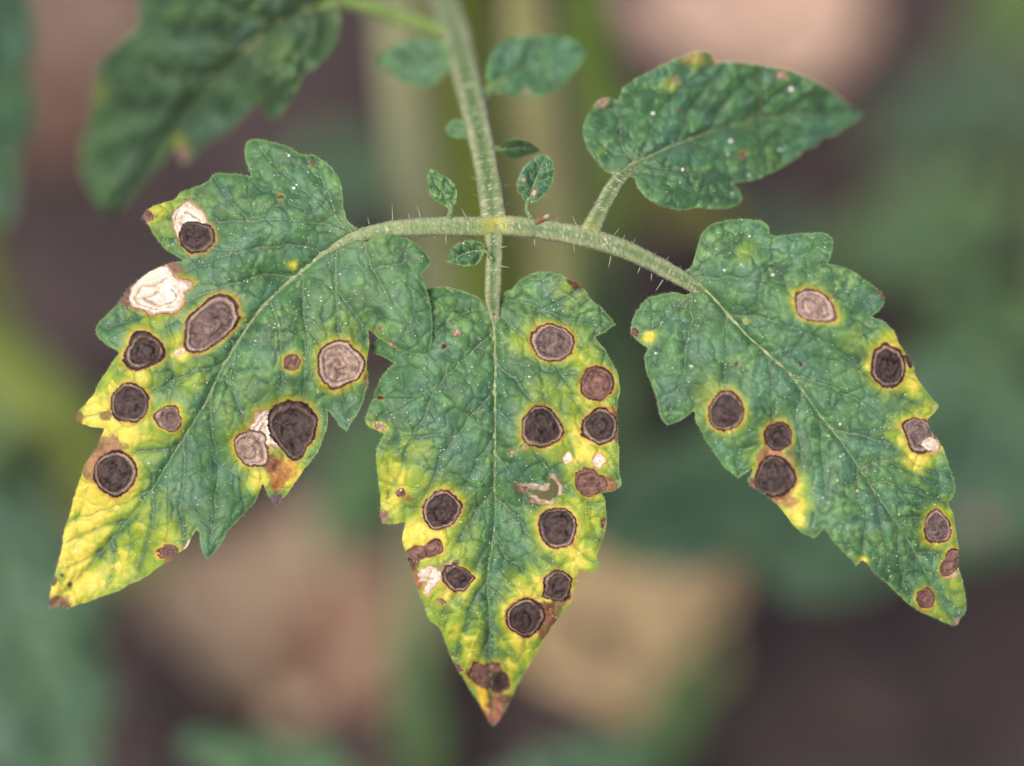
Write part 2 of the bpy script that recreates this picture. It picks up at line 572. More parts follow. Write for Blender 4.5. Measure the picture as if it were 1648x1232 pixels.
    C = mix(C, OCHRE * 0.9, np.clip(ochre * 0.85, 0, 0.9))
    C = mix(C, S(92, 62, 44), np.clip(np.where(ochre > .8, (ochre - .8) * 2.6, 0), 0, .7))
    rgh = np.zeros(X.shape)
    for (tx, ty, rx, ry, rot, c, st) in stains:
        a = math.radians(rot)
        x, y = X - tx, Y - ty
        u, v = (x * math.cos(a) + y * math.sin(a)) / rx, (-x * math.sin(a) + y * math.cos(a)) / ry
        rr = np.hypot(u, v) + (fbm(X / 11, Y / 11, seed + 51, 4) - 0.5) * 1.1
        f = st * sstep(1.22, 0.72, rr)
        c = np.asarray(c)
        t1 = fbm(X / 9, Y / 9, seed + 55, 4)
        cc = mix(np.broadcast_to(c, C.shape), c * 0.42, np.clip((t1 - 0.46) * 3.2, 0, 1))
        cc = mix(cc, c * 1.45, np.clip((fbm(X / 5, Y / 5, seed + 57, 3) - 0.55) * 3.0, 0, .7))
        cc = mix(cc, c * np.array([.42, .36, .36]), 0.6 * np.exp(-((rr - 0.95) / 0.16) ** 2))
        C = mix(C, cc, f)
        rgh += f * 0.12
    if hole is not None:
        f = sstep(9, 2, DH) * np.clip((vnoise(X / 9, Y / 9, 77) - 0.25) * 2.6, 0, 1)
        C = mix(C, S(226, 200, 178), f)
        C = mix(C, S(122, 80, 62), np.exp(-((DH - 8) / 2.5) ** 2) * 0.6 * (f > .05) + 0.35 * sstep(4, 1, DH))
        Z += 5 * sstep(14, 0, DH) * (vnoise(X / 12, Y / 12, 71) - 0.3)
    # ---------------- lesions
    for q, sp in enumerate(spots):
        sl, rho, th, rr = geo[q]
        m = (SID[sl] == q + 1)
        if not m.any():
            continue
        kind = sp[5]
        opt = sp[6] if len(sp) > 6 else {}
        R = max(sp[2], sp[3])
        c0, c1, c2, c3 = KIND[kind]
        x, y = X[sl], Y[sl]
        n1 = fbm(x / 10, y / 10, seed + 100 + q, 4)
        n2 = fbm(x / 4, y / 4, seed + 130 + q, 3)
        wrk = 1 - np.abs(2 * fbm(x / 15 + 5 * q, y / 15, seed + 160 + q, 3) - 1)
        wrk = sstep(0.86, 0.99, wrk) * sstep(.42, .6, fbm(x / 18 + 3 * q, y / 18 + 2, seed + 170 + q, 2))
        off = fbm(np.cos(th) * 2 + q, np.sin(th) * 2, seed + 190 + q, 3) - 0.5
        ecc = sstep(0.95, 0.35, rho)
        rw = rr * ecc + rho * (1 - ecc) + off * 0.14 * ecc + (n1 - 0.5) * 0.22 * ecc
        angm = fbm(np.cos(th) * 1.4 + 9, np.sin(th) * 1.4 + q, seed + 220 + q, 3)
        nr = max(1.5, R / opt.get('rings', 9.0))
        ringw = 0.5 + 0.5 * np.cos(2 * math.pi * (rw * nr) + 1.5 * n1)
        cc = mix(np.broadcast_to(c0, x.shape + (3,)), c1, np.clip(0.22 * (1 - ringw) + 2.2 * (n1 - 0.44) + 0.25 * wrk, 0, 1))
        cc = mix(cc, c1 * 0.55, np.clip(0.5 * wrk * (rw < 0.72) + 1.3 * (n2 - 0.60), 0, 0.8))
        cc = mix(cc, c0 * 1.75, np.clip((fbm(x / 6, y / 6, seed + 240 + q, 3) - 0.54) * 2.8, 0, 0.6))  # lighter flecks: glossy highlights painted into the spot's colour
        arc = sstep(0.48, 0.62, fbm(np.cos(th) * .9 + 2.7 * q, np.sin(th) * .9 + 4, seed + 250, 2))
        cc = mix(cc, c1 * 0.4, 0.8 * arc * np.exp(-((rw - 0.42) / 0.06) ** 2) * (R > 12))
        rp = opt.get('ring', 0.84) + 0.10 * (angm - 0.5)
        rim_w = 0.93 - 0.06 * (fbm(np.cos(th) * 5, np.sin(th) * 5 + q, seed + 260, 2) - .3)
        rsn = np.clip(3.6 * (angm - 0.22), 0, 1) * opt.get('rs', 0.8)
        # a dark line inside, then the paler ring, then the dark rim
        cc = mix(cc, c1 * 0.5, (0.3 + 0.5 * rsn) * np.exp(-((rw - (rp - 0.10)) / 0.032) ** 2))
        cc = mix(cc, c2, rsn * np.exp(-((rw - rp) / (0.030 + 0.036 * angm)) ** 2) * (0.75 + 0.8 * (n2 - .35)))
        cc = mix(cc, c3, sstep(rim_w - 0.05, rim_w + .02, rho) * (0.55 if kind == 'pale' else 0.92))
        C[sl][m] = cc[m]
        rgh[sl][m] = 0.05
        flat = sstep(1.0, 0.9, rho)
        zz = Z[sl] - flat * (Z[sl] - (Z[sl][m].mean() - 1.2)) * 0.85
        zz = zz + flat * (0.6 * (ringw - .5) * min(1, R / 22) + 6.0 * (n1 - 0.5) - 2.2 * wrk * (rw < .75) - 2.2 * arc * np.exp(-((rw - 0.42) / 0.07) ** 2) * (R > 12) + 1.5 * rsn * np.exp(-((rw - rp) / 0.05) ** 2) - 1.1 * np.exp(-((rw - (rp - 0.11)) / 0.04) ** 2) + 2.2 * (n2 - .5))
        zz = zz - 0.9 * np.exp(-((rho - 0.97) / 0.05) ** 2)
        Z[sl][m] = zz[m]
    C = C * np.array(green)
    # ---------------- mesh
    P = np.where(ins, X, NX), np.where(ins, Y, NY)
    dep = depth(P[0], P[1], DM)
    dep = dep - Z * K * FOCUS
    WP = world_at(P[0], P[1], dep)
    WP0 = world_at(X, Y, depth(X, Y, DM) - Z * K * FOCUS)
    gx = np.gradient(WP0, axis=1)
    gy = np.gradient(WP0, axis=0)
    NRM = np.cross(gy, gx)
    NRM /= np.linalg.norm(NRM, axis=2)[..., None] + 1e-15
    cell_in = ins[:-1, :-1] | ins[1:, :-1] | ins[:-1, 1:] | ins[1:, 1:]
    cid_ = np.maximum(np.maximum(SID[:-1, :-1] * ins[:-1, :-1], SID[1:, 1:] * ins[1:, 1:]), np.maximum(SID[1:, :-1] * ins[1:, :-1], SID[:-1, 1:] * ins[:-1, 1:]))
    idx = np.arange(g.nx * g.ny).reshape(g.ny, g.nx)
    Q = np.stack([idx[:-1, :-1], idx[1:, :-1], idx[1:, 1:], idx[:-1, 1:]], -1)
    wp, cf, nf, rf = WP.reshape(-1, 3), C.reshape(-1, 3), NRM.reshape(-1, 3), rgh.reshape(-1)

    def build(nm, sel, mat, par):
        f = Q[sel]
        if len(f) < 2:
            return None
        used, inv = np.unique(f.ravel(), return_inverse=True)
        return mesh_obj(nm, wp[used], inv.reshape(-1, 4), mat, par, cf[used], rf[used], nf[used])
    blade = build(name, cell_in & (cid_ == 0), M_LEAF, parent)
    if label:
        blade['label'] = label
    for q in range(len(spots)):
        so = build('leaf_spot_or_glint', cell_in & (cid_ == q + 1), M_SPOT, blade)
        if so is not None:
            so['label'] = {'dark': 'dark brown ringed leaf spot', 'tan': 'dry tan leaf spot with dark rim; on the very broad blurred leaflet a painted glint', 'grey': 'grey brown leaf spot with pale ring',
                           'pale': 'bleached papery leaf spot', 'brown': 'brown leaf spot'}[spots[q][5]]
    # ---------------- midrib
    if mid_r[0] > 0:
        mp = spline(midrib, 4)
        n = len(mp)
        s = np.linspace(0, 1, n)
        zr = g.sample(Z, mp[:, 0], mp[:, 1])
        kern = np.ones(5) / 5
        zr = np.convolve(np.pad(zr, 2, mode='edge'), kern, 'valid')
        rad = mid_r[1] + (mid_r[0] - mid_r[1]) * (1 - s) ** 1.7
        dp = depth(mp[:, 0], mp[:, 1], np.zeros(n)) - (zr - 0.25 * rad) * K * FOCUS
        last = max(4, int(n * 0.97))
        rad = rad * (1 + 0.35 * (vnoise(np.arange(n) / 2.5, np.zeros(n), seed + 310) - .5))
        V, F, w, cap = tube(world_at(mp[:, 0], mp[:, 1], dp)[:last], (rad * K * FOCUS)[:last], 12, flat=0.55, groove=0.12)
        ss = np.repeat(s[:last], 12)
        nz = vnoise(ss * n / 1.3, w * 3, seed + 300)
        n0 = fbm(ss * n / 5, w * 1.5, seed + 305, 2)
        Cm = mix(np.tile(S(150, 168, 104) * mid_gain, (len(ss), 1)), S(104, 128, 88) * mid_gain, np.clip(ss * 1.5 + 0.7 * (n0 - .5), 0, 1))
        Cm = mix(Cm, S(86, 124, 66), np.clip(np.exp(-(w / 0.35) ** 2) * .35 + sstep(.9, 1.5, w) * .75, 0, 1) * np.clip(.5 + nz, 0, 1))
        Cm = mix(Cm, S(206, 206, 176), np.clip((vnoise(ss * n * 1.3, w * 3, seed + 301) - 0.66) * 2.4, 0, .8))
        Cm = mix(Cm, S(150, 116, 84), np.clip((n0 - .58) * 2.0, 0, .35))
        Cm = np.concatenate([Cm, Cm[:1], Cm[-1:]]) * np.array(green)
        mesh_obj('midrib', V, np.concatenate([tri_faces(F), cap[:, :3]]), M_STALK, blade, Cm, 0.0)
    # ---------------- margin hairs, hairs along the veins, pale grains
    if hairs:
        tn = np.roll(out, -1, 0) - np.roll(out, 1, 0)
        tn /= np.hypot(tn[:, 0], tn[:, 1])[:, None] + 1e-9
        nrm = np.stack([tn[:, 1], -tn[:, 0]], 1)
        cen = out + nrm * 4
        sgn = np.where(g.sample(ins, cen[:, 0], cen[:, 1]), -1, 1)[:, None]
        pick = rs.rand(len(out)) < 0.85
        b2 = (out - nrm * sgn * 0.8)[pick]
        ln = (2.2 + 3.4 * rs.rand(pick.sum()) ** 1.5)[:, None]
        t2 = b2 + nrm[pick] * sgn[pick] * ln + (rs.rand(pick.sum(), 2) - 0.5) * 2.4
        db = g.sample(dep, b2[:, 0], b2[:, 1])
        hb = world_at(b2[:, 0], b2[:, 1], db)
        ht = world_at(t2[:, 0], t2[:, 1], db - (rs.rand(len(db)) * 3.0) * K * FOCUS)
        # hairs standing on midrib and veins
        vb = []
        for p in [mid] + [spline(sc, 5) for sc in secs]:
            L = len(p)
            mm = rs.randint(0, L, int(L * 1.3))
            vb.append(p[mm] + rs.randn(len(mm), 2) * 2.2)
        vb = np.concatenate(vb)
        vb = vb[g.sample(ins, vb[:, 0], vb[:, 1]) & (g.sample(SID, vb[:, 0], vb[:, 1]) == 0)]
        vt = vb + rs.randn(len(vb), 2) * 2.6
        dv = g.sample(dep, vb[:, 0], vb[:, 1])
        hb = np.concatenate([hb, world_at(vb[:, 0], vb[:, 1], dv + 0.3 * K * FOCUS)])
        ht = np.concatenate([ht, world_at(vt[:, 0], vt[:, 1], dv - (2 + 3 * rs.rand(len(dv))) * K * FOCUS)])
        V, F = hair_mesh(hb, ht, np.full(len(hb), 0.42 * K * FOCUS))
        stuff(mesh_obj('fine_hair', V, F, M_HAIR, blade, S(206, 214, 180), 0.0))
    if dust:
        nd = int(2.6 * dust * ins.sum() * h * h)
        pts = np.stack([rs.uniform(g.x0, g.x0 + g.nx * h, nd * 3), rs.uniform(g.y0, g.y0 + g.ny * h, nd * 3)], 1)
        dens = 0.35 + 0.9 * np.exp(-g.sample(DV, pts[:, 0], pts[:, 1]) / 8) + 0.5 * g.sample(lowN, pts[:, 0], pts[:, 1])
        ok = g.sample(ins, pts[:, 0], pts[:, 1]) & (g.sample(SID, pts[:, 0], pts[:, 1]) == 0) & (rs.rand(len(pts)) < dens * 0.9)
        pts = pts[ok][:nd]
        r = 0.5 + 0.85 * rs.rand(len(pts)) ** 3
        for (bx, by, br) in big_dust:
            pts = np.concatenate([pts, [[bx, by]]]); r = np.concatenate([r, [br]])
        dd = g.sample(dep, pts[:, 0], pts[:, 1])
        ctr = world_at(pts[:, 0], pts[:, 1], dd - r * 0.3 * K * FOCUS)
        # irregular flat grains
        ov = OCT_V[None] * (r * K * FOCUS)[:, None, None] * (0.6 + 0.9 * rs.rand(len(r), 6, 1))
        V = (ctr[:, None] + ov).reshape(-1, 3)
        F = (OCT_F[None] + np.arange(len(r))[:, None, None] * 6).reshape(-1, 3)
        cd = np.repeat(mix(np.tile(S(246, 246, 240), (len(r), 1)), S(226, 222, 176), rs.rand(len(r)) ** 2), 6, 0)
        stuff(mesh_obj('pale_grain', V, F, M_DUST, blade, cd, 0.0, smooth=False))
    return blade


def wave(x, y, seed, sx=120.0):
    return fbm(np.asarray(x, float) / sx + 3, np.asarray(y, float) / sx + 5, seed, 2) - 0.5


PX = K * FOCUS      # one frame unit at the plane of focus, metres

# ================================================================== ground
rg = np.random.RandomState(4)
ax = np.concatenate([-np.geomspace(30, 0.45, 22), np.linspace(-0.42, 0.42, 240), np.geomspace(0.45, 30, 22)])
ay = np.concatenate([-np.geomspace(30, 0.10, 18), np.linspace(-0.07, 1.15, 330), np.geomspace(1.2, 40, 22)])
GX, GY = np.meshgrid(ax, ay)


def soil_z(x, y):
    near = np.exp(-(x ** 2 + (y - 0.5) ** 2) / 2.0)
    f1, f2, c = voronoi(x / 0.021 + 50, y / 0.021 + 50, 31)
    lump = np.sqrt(np.clip(1 - f1 ** 2 * 1.3, 0, 1)) * (c ** 2)
    return 0.030 * (fbm(x / 0.11 + 60, y / 0.11 + 60, 8, 4) - 0.5) * near + 0.011 * lump * near - 0.006 + 0.003 * (fbm(x / 0.008 + 90, y / 0.008 + 90, 12, 2) - .5) * near


GZ = soil_z(GX, GY)
gi = np.arange(GX.size).reshape(GX.shape)
gf = np.stack([gi[:-1, :-1], gi[:-1, 1:], gi[1:, 1:], gi[1:, :-1]], -1).reshape(-1, 4)
m, n, N, L = new_mat('soil')
o_ = N.new('ShaderNodeOutputMaterial'); b_ = N.new('ShaderNodeBsdfPrincipled')
tc = N.new('ShaderNodeTexCoord')
n1 = N.new('ShaderNodeTexNoise'); n1.inputs['Scale'].default_value = 28; n1.inputs['Detail'].default_value = 6
n2 = N.new('ShaderNodeTexNoise'); n2.inputs['Scale'].default_value = 240; n2.inputs['Detail'].default_value = 5
cr = N.new('ShaderNodeValToRGB')
cr.color_ramp.elements[0].position = 0.3; cr.color_ramp.elements[0].color = (*S(42, 33, 35), 1)
cr.color_ramp.elements[1].position = 0.72; cr.color_ramp.elements[1].color = (*S(86, 69, 67), 1)
mm_ = N.new('ShaderNodeMath'); mm_.operation = 'MULTIPLY_ADD'; mm_.inputs[1].default_value = 0.4
L.new(tc.outputs['Object'], n1.inputs['Vector']); L.new(tc.outputs['Object'], n2.inputs['Vector'])
L.new(n2.outputs['Fac'], mm_.inputs[0])
sc_ = N.new('ShaderNodeMath'); sc_.operation = 'MULTIPLY'; sc_.inputs[1].default_value = 0.6
L.new(n1.outputs['Fac'], sc_.inputs[0]); L.new(sc_.outputs[0], mm_.inputs[2])
L.new(mm_.outputs[0], cr.inputs['Fac']); L.new(cr.outputs['Color'], b_.inputs['Base Color'])
b_.inputs['Roughness'].default_value = 0.9
bp = N.new('ShaderNodeBump'); bp.inputs['Strength'].default_value = 0.6; bp.inputs['Distance'].default_value = 0.002
L.new(n2.outputs['Fac'], bp.inputs['Height']); L.new(bp.outputs['Normal'], b_.inputs['Normal'])
L.new(b_.outputs[0], o_.inputs['Surface'])
M_SOIL = m
soil = mesh_obj('soil', np.stack([GX, GY, GZ], -1).reshape(-1, 3), gf, M_SOIL)
soil['kind'] = 'structure'

# crumbs of soil: uncountable
ico = []
for lat in (-90, -40, 10, 55, 90):
    for lo in ([0] if abs(lat) == 90 else range(0, 360, 60)):
        ico.append([math.cos(math.radians(lat)) * math.cos(math.radians(lo + lat)), math.cos(math.radians(lat)) * math.sin(math.radians(lo + lat)), math.sin(math.radians(lat))])
ico = np.array(ico)
icf = []
for q in range(6):
    icf.append([0, 1 + (q + 1) % 6, 1 + q])
    for r in range(2):
        a0, a1 = 1 + r * 6 + q, 1 + r * 6 + (q + 1) % 6
        icf += [[a0, a1, a1 + 6], [a0, a1 + 6, a0 + 6]]
    icf.append([19, 13 + q, 13 + (q + 1) % 6])
icf = np.array(icf)
ncl = 900
cxy = np.stack([rg.uniform(-0.3, 0.3, ncl), rg.uniform(0.12, 0.95, ncl)], 1)
crd = 0.0015 + 0.006 * rg.rand(ncl) ** 3
cv = ico[None] * crd[:, None, None] * (0.7 + 0.6 * rg.rand(ncl, len(ico), 1)) + np.concatenate([cxy, (soil_z(cxy[:, 0], cxy[:, 1]) + crd * 0.3)[:, None]], 1)[:, None]
stuff(mesh_obj('soil_crumbs', cv.reshape(-1, 3), (icf[None] + np.arange(ncl)[:, None, None] * len(ico)).reshape(-1, 3), M_SOIL, smooth=False))
bpy.data.objects['soil_crumbs']['label'] = 'dark crumbs of soil scattered over the bed'
bpy.data.objects['soil_crumbs']['category'] = 'soil'

# ================================================================== the spotted plant
D0 = FOCUS
stem_top = world_at(690, -190, 0.555)
plant = thing('tomato_plant', tuple(ground_at(700, 1080)),
              'tomato plant with blight-spotted yellowing leaflets on hairy green stalks, in sharp focus', 'plant')


def plain_stem(name, base, top, r0, r1, parent, c, seed, lean=0.006, n=60):
    """upright main stem from the soil; base, top world points"""
    s = np.linspace(0, 1, n)
    base, top = np.array(base, float), np.array(top, float)
    p = base + (top - base) * s[:, None]
    p[:, 0] += lean * (vnoise(s * 3, s * 0 + seed, seed) - 0.5) * np.sin(np.pi * s) * 2
    p[:, 1] += lean * (vnoise(s * 3, s * 0 + seed, seed + 1) - 0.5) * np.sin(np.pi * s) * 2
    rad = (r0 + (r1 - r0) * s) * (1 + 0.12 * (vnoise(s * 14, s * 0, seed) - 0.5))
    V, F, w, cap = tube(p, rad, 18, groove=0.08, view=np.array([0.2, -0.8, 0.5]))
    ss = np.repeat(s, 18)
    nz = fbm(ss * 16, w, seed + 2, 3)
    C = mix(np.tile(c, (len(ss), 1)), c * 0.62, np.clip((nz - 0.4) * 2, 0, 1))
    C = np.concatenate([C, C[:1], C[-1:]])
    return mesh_obj(name, V, np.concatenate([tri_faces(F), cap[:, :3]]), M_STALK, parent, C, 0.0)


sb = np.array(plant.location)
plain_stem('main_stem', sb - np.array([0.004, 0, 0.01]), stem_top + (stem_top - sb) * 0.3 + np.array([0, 0.004, 0]), 0.0052, 0.0048, plant, S(176, 180, 136), 3)

# ---- stalks
stalk('petiole', [(690, -190, 0.553, 24), (700, -80, 0.520, 23), (716, 0, 0.498, 22), (738, 70, 0.4820, 22), (757, 150, 0.4690, 20.5), (775, 230, 0.4605, 20), (788, 300, 0.4555, 19.5), (795, 356, 0.4535, 20.5), (796, 378, 0.4531, 17)],
      plant, groove=0.30, seed=11, ends=(0, .5))
stalk('leaflet_stalk', [(794, 364, 0.4530, 17), (775, 365, 0.4520, 16.5), (740, 364, 0.4512, 15.8), (700, 364, 0.4506, 15), (660, 366, 0.4503, 14), (625, 369, 0.4502, 13), (598, 374, 0.4502, 11.5), (576, 379, 0.4503, 9.5), (552, 390, 0.4506, 7), (530, 404, 0.4511, 4)],
      plant, groove=0.10, seed=12, ends=(0.9, 0), c1=S(126, 154, 92))
stalk('leaflet_stalk', [(795, 352, 0.4529, 16), (795, 385, 0.4522, 14.5), (795, 420, 0.4516, 13.8), (794, 455, 0.4512, 13), (793, 480, 0.4513, 12), (795, 500, 0.4518, 9.5), (796, 525, 0.4525, 6.5), (796, 555, 0.4532, 3.5)],
      plant, groove=0.34, seed=13, ends=(0.25, 0))
stalk('leaflet_stalk', [(796, 362, 0.4530, 17), (830, 364, 0.4522, 16.5), (880, 370, 0.4512, 16), (930, 379, 0.4506, 16.5), (970, 389, 0.4503, 15.8), (1010, 403, 0.4501, 14.6), (1050, 422, 0.4500, 13.6), (1085, 441, 0.4500, 13), (1112, 457, 0.4502, 11), (1128, 467, 0.4504, 9), (1148, 482, 0.4506, 6), (1170, 503, 0.451, 3)],
      plant, groove=0.16, seed=14, ends=(0.9, 0))
stalk('leaflet_stalk', [(944, 384, 0.4508, 20), (954, 364, 0.4509, 15.5), (968, 336, 0.4515, 13), (984, 306, 0.4525, 12.5), (1000, 284, 0.4537, 12), (1018, 270, 0.4546, 8.5), (1042, 254, 0.456, 4)],
      plant, groove=0.22, seed=15, ends=(0.5, 0))
stalk('leaflet_stalk', [(726, 56, 0.4855, 15), (690, 44, 0.4845, 13), (640, 26, 0.4830, 12.5), (590, 10, 0.481, 12.5), (540, 2, 0.4790, 12), (505, 14, 0.4805, 9)],
      plant, groove=0.1, seed=16, c1=S(124, 156, 66), c2=S(146, 170, 96), c3=S(100, 134, 52))
# thin stalks of the small leaflets
for q, pts in enumerate([
    [(722, 360, 0.4506, 5.5), (724, 348, 0.4500, 5), (726, 334, 0.4498, 4.6), (722, 322, 0.4499, 2.5)],
    [(858, 362, 0.4514, 4.5), (854, 350, 0.4510, 4.2), (848, 338, 0.4508, 4), (849, 326, 0.4510, 3.5), (853, 312, 0.4513, 2)],
    [(795, 420, 0.4510, 4), (789, 414, 0.4500, 4), (783, 405, 0.4499, 3.4), (770, 404, 0.4499, 2)],
    [(770, 216, 0.4618, 6), (752, 212, 0.4620, 4.5), (740, 207, 0.4625, 2)],
    [(786, 240, 0.4585, 6), (802, 240, 0.4588, 5), (820, 240, 0.4592, 2.5)],
    [(762, 172, 0.4665, 10), (780, 156, 0.4690, 9), (792, 140, 0.4700, 8.5), (815, 120, 0.4713, 4)],
    [(746, 110, 0.4750, 9), (735, 100, 0.4755, 7), (722, 97, 0.4760, 6), (700, 97, 0.4775, 3)]]):
    stalk('small_stalk', pts, plant, groove=0.05, seed=30 + q, nseg=12, c1=S(98, 134, 70), c2=S(140, 164, 104), c3=S(72, 106, 50))
# dried bud stub on the right-hand stalk
V, F, w, cap = tube(world_at([862, 868, 874, 880, 884], [361, 356, 351, 348, 346], [.4506, .4500, .4497, .4496, .4496]), np.array([3.2, 3.6, 3.2, 4.0, 2.4]) * PX, 10)
mesh_obj('dried_bud', V, np.concatenate([tri_faces(F), cap[:, :3]]), M_STALK, plant,
         np.concatenate([mix(np.tile(S(150, 84, 58), (50, 1)), S(204, 196, 176), (np.repeat(np.arange(5), 10) >= 3) * .8), np.tile(S(150, 84, 58), (2, 1))]), 0.1)

# ---- short down and longer single hairs on the stalks
rs = np.random.RandomState(21)
hb, ht, hr = [], [], []
for o in [c for c in plant.children if c.name.split('.')[0] in ('petiole', 'leaflet_stalk')]:
    P = np.array(o['_path']).reshape(-1, 4)
    del o['_path']
    tn = np.gradient(P[:, :2], axis=0)
    tn /= np.hypot(tn[:, 0], tn[:, 1])[:, None]
    nr = np.stack([tn[:, 1], -tn[:, 0]], 1)
    kk = rs.randint(0, len(P), len(P) * 9)
    th = rs.uniform(-1.75, 1.75, len(kk))
    p = P[kk]
    b = p[:, :2] + nr[kk] * (np.sin(th) * p[:, 3] * 0.98)[:, None]
    db = p[:, 2] - np.cos(th) * p[:, 3] * 0.95 * K * p[:, 2]
    ln = 1.6 + 3.6 * rs.rand(len(kk)) ** 2
    t = b + nr[kk] * (np.sin(th) * ln)[:, None] + rs.randn(len(kk), 2) * 0.9
    dt = db - np.cos(th) * ln * K * p[:, 2]
    hb.append(world_at(b[:, 0], b[:, 1], db)); ht.append(world_at(t[:, 0], t[:, 1], dt)); hr.append(np.full(len(kk), 0.42 * PX))
V, F = hair_mesh(np.concatenate(hb), np.concatenate(ht), np.concatenate(hr))
stuff(mesh_obj('stalk_fuzz', V, F, M_HAIR, plant, S(212, 214, 182), 0.0))
for c in plant.children:
    if '_path' in c:
        del c['_path']
LONG = [(632, 354, 631, 328), (677, 352, 671, 331), (594, 360, 592, 349), (752, 352, 743, 335), (718, 378, 718, 394), (700, 379, 699, 386),
        (982, 386, 997, 367), (1000, 394, 1006, 377), (1015, 399, 1022, 383), (1068, 424, 1077, 412), (1090, 434, 1096, 427), (983, 412, 979, 431),
        (924, 392, 925, 406), (1049, 440, 1048, 452), (1067, 450, 1055, 468), (930, 366, 922, 348), (895, 360, 897, 348), (771, 290, 757, 283),
        (776, 318, 762, 312), (779, 252, 765, 250), (860, 385, 861, 397), (806, 428, 820, 430), (805, 398, 816, 396), (660, 353, 657, 343),
        (963, 330, 953, 324), (992, 316, 1003, 318), (1030, 430, 1026, 440), (808, 300, 820, 296), (768, 205, 754, 202), (812, 330, 822, 326), (953, 389, 951, 402)]
for (x0, y0, x1, y1) in LONG:
    d = .4502 if x0 < 1200 and y0 > 340 else .4560
    p = spline([(x0, y0, d), ((x0 * .5 + x1 * .5) + rs.uniform(-.8, .8), y0 * .5 + y1 * .5, d - .0001), (x1, y1, d - .0002 + rs.uniform(-3e-4, 3e-4))], 3)
    V, F, w, cap = tube(world_at(p[:, 0], p[:, 1], p[:, 2]), np.linspace(1.15, 0.3, len(p)) * PX, 6)
    mesh_obj('stalk_hair', V, np.concatenate([tri_faces(F), cap[:, :3]]), M_HAIR, plant, S(200, 200, 178), 0.0)

# ---- left leaflet
L_OUT = [(572, 364), (562, 358), (555, 343), (550, 307), (542, 281), (526, 262), (503, 249), (487, 247), (461, 236), (429, 226), (406, 223), (396, 229), (394, 249), (398, 268), (403, 283),
         (385, 279), (362, 278), (343, 281), (336, 292), (310, 302), (290, 309), (282, 318), (261, 327), (242, 333), (234, 340), (228, 350), (237, 360), (247, 377), (258, 391), (274, 406), (295, 419),
         (273, 422), (251, 432), (222, 450), (203, 468), (190, 489), (177, 503), (161, 518), (154, 531), (159, 544), (174, 555), (192, 567),
         (180, 583), (173, 595), (159, 617), (142, 645), (126, 662), (123, 674), (132, 682), (149, 687), (168, 689), (162, 704), (154, 723), (137, 747), (130, 767), (120, 795), (114, 819), (104, 853), (99, 883), (92, 911), (85, 938), (79, 965), (79, 979),
         (91, 977), (104, 975), (107, 981), (121, 974), (142, 967), (179, 955), (207, 941), (230, 931), (258, 911), (275, 902), (282, 892), (299, 882), (309, 863), (317, 851), (321, 857), (321, 873), (326, 890), (334, 899), (350, 883), (367, 853), (387, 832), (408, 808), (418, 790), (423, 774),
         (429, 793), (439, 806), (446, 814), (455, 802), (470, 783), (483, 763), (499, 744), (515, 721), (523, 698), (527, 679), (525, 658), (535, 669), (548, 687), (558, 693), (567, 679), (580, 656), (588, 630), (592, 614), (591, 585), (594, 552), (593, 529),
         (607, 541), (630, 557), (656, 567), (679, 573), (692, 577), (694, 551), (695, 518), (693, 486), (685, 460), (679, 445), (676, 440), (685, 432), (692, 421), (687, 409), (672, 393), (653, 382), (627, 378), (606, 380), (590, 388), (580, 384)]
L_MID = [(590, 377), (565, 382), (540, 395), (500, 425), (460, 458), (430, 487), (400, 525), (375, 563), (352, 603), (333, 645), (299, 699), (271, 744), (244, 788), (210, 832), (179, 870), (145, 911), (110, 948), (84, 974)]
L_SEC = [[(570, 376), (542, 353), (516, 325), (487, 307), (455, 278), (415, 236)], [(568, 380), (526, 360), (468, 354), (380, 356), (310, 352), (240, 347)],
         [(520, 408), (477, 394), (438, 395), (380, 409), (320, 424), (268, 440)], [(471, 446), (429, 443), (378, 456), (336, 469), (280, 492), (175, 525)],
         [(404, 519), (360, 530), (310, 545), (250, 575), (190, 600)], [(362, 583), (299, 602), (251, 628), (190, 655), (135, 670)], [(285, 722), (224, 728), (185, 755)],
         [(244, 788), (193, 812), (120, 835)], [(205, 838), (160, 850), (108, 872)], [(165, 887), (125, 905), (95, 915)],
         [(586, 384), (592, 410), (601, 434), (623, 476), (646, 512), (666, 541), (689, 572)], [(601, 434), (640, 425), (680, 420)], [(540, 396), (542, 443), (542, 492), (545, 540), (548, 600), (557, 682)],
         [(486, 438), (489, 486), (492, 545), (490, 634), (505, 700)], [(434, 484), (448, 525), (455, 590), (450, 660), (455, 720), (446, 800)], [(380, 556), (372, 614), (389, 666), (412, 740), (420, 772)],
         [(340, 628), (343, 692), (348, 733), (348, 798), (337, 890)], [(297, 702), (296, 757), (292, 832), (296, 870)], [(245, 788), (244, 836), (234, 877), (218, 928)], [(182, 868), (183, 907), (170, 945)],
         [(546, 470), (575, 510), (590, 545)], [(490, 520), (520, 560), (545, 620)], [(545, 355), (520, 290), (505, 255)], [(400, 355), (370, 320), (345, 290)], [(380, 409), (330, 395), (262, 385)]]
PALEP = S(240, 220, 200)
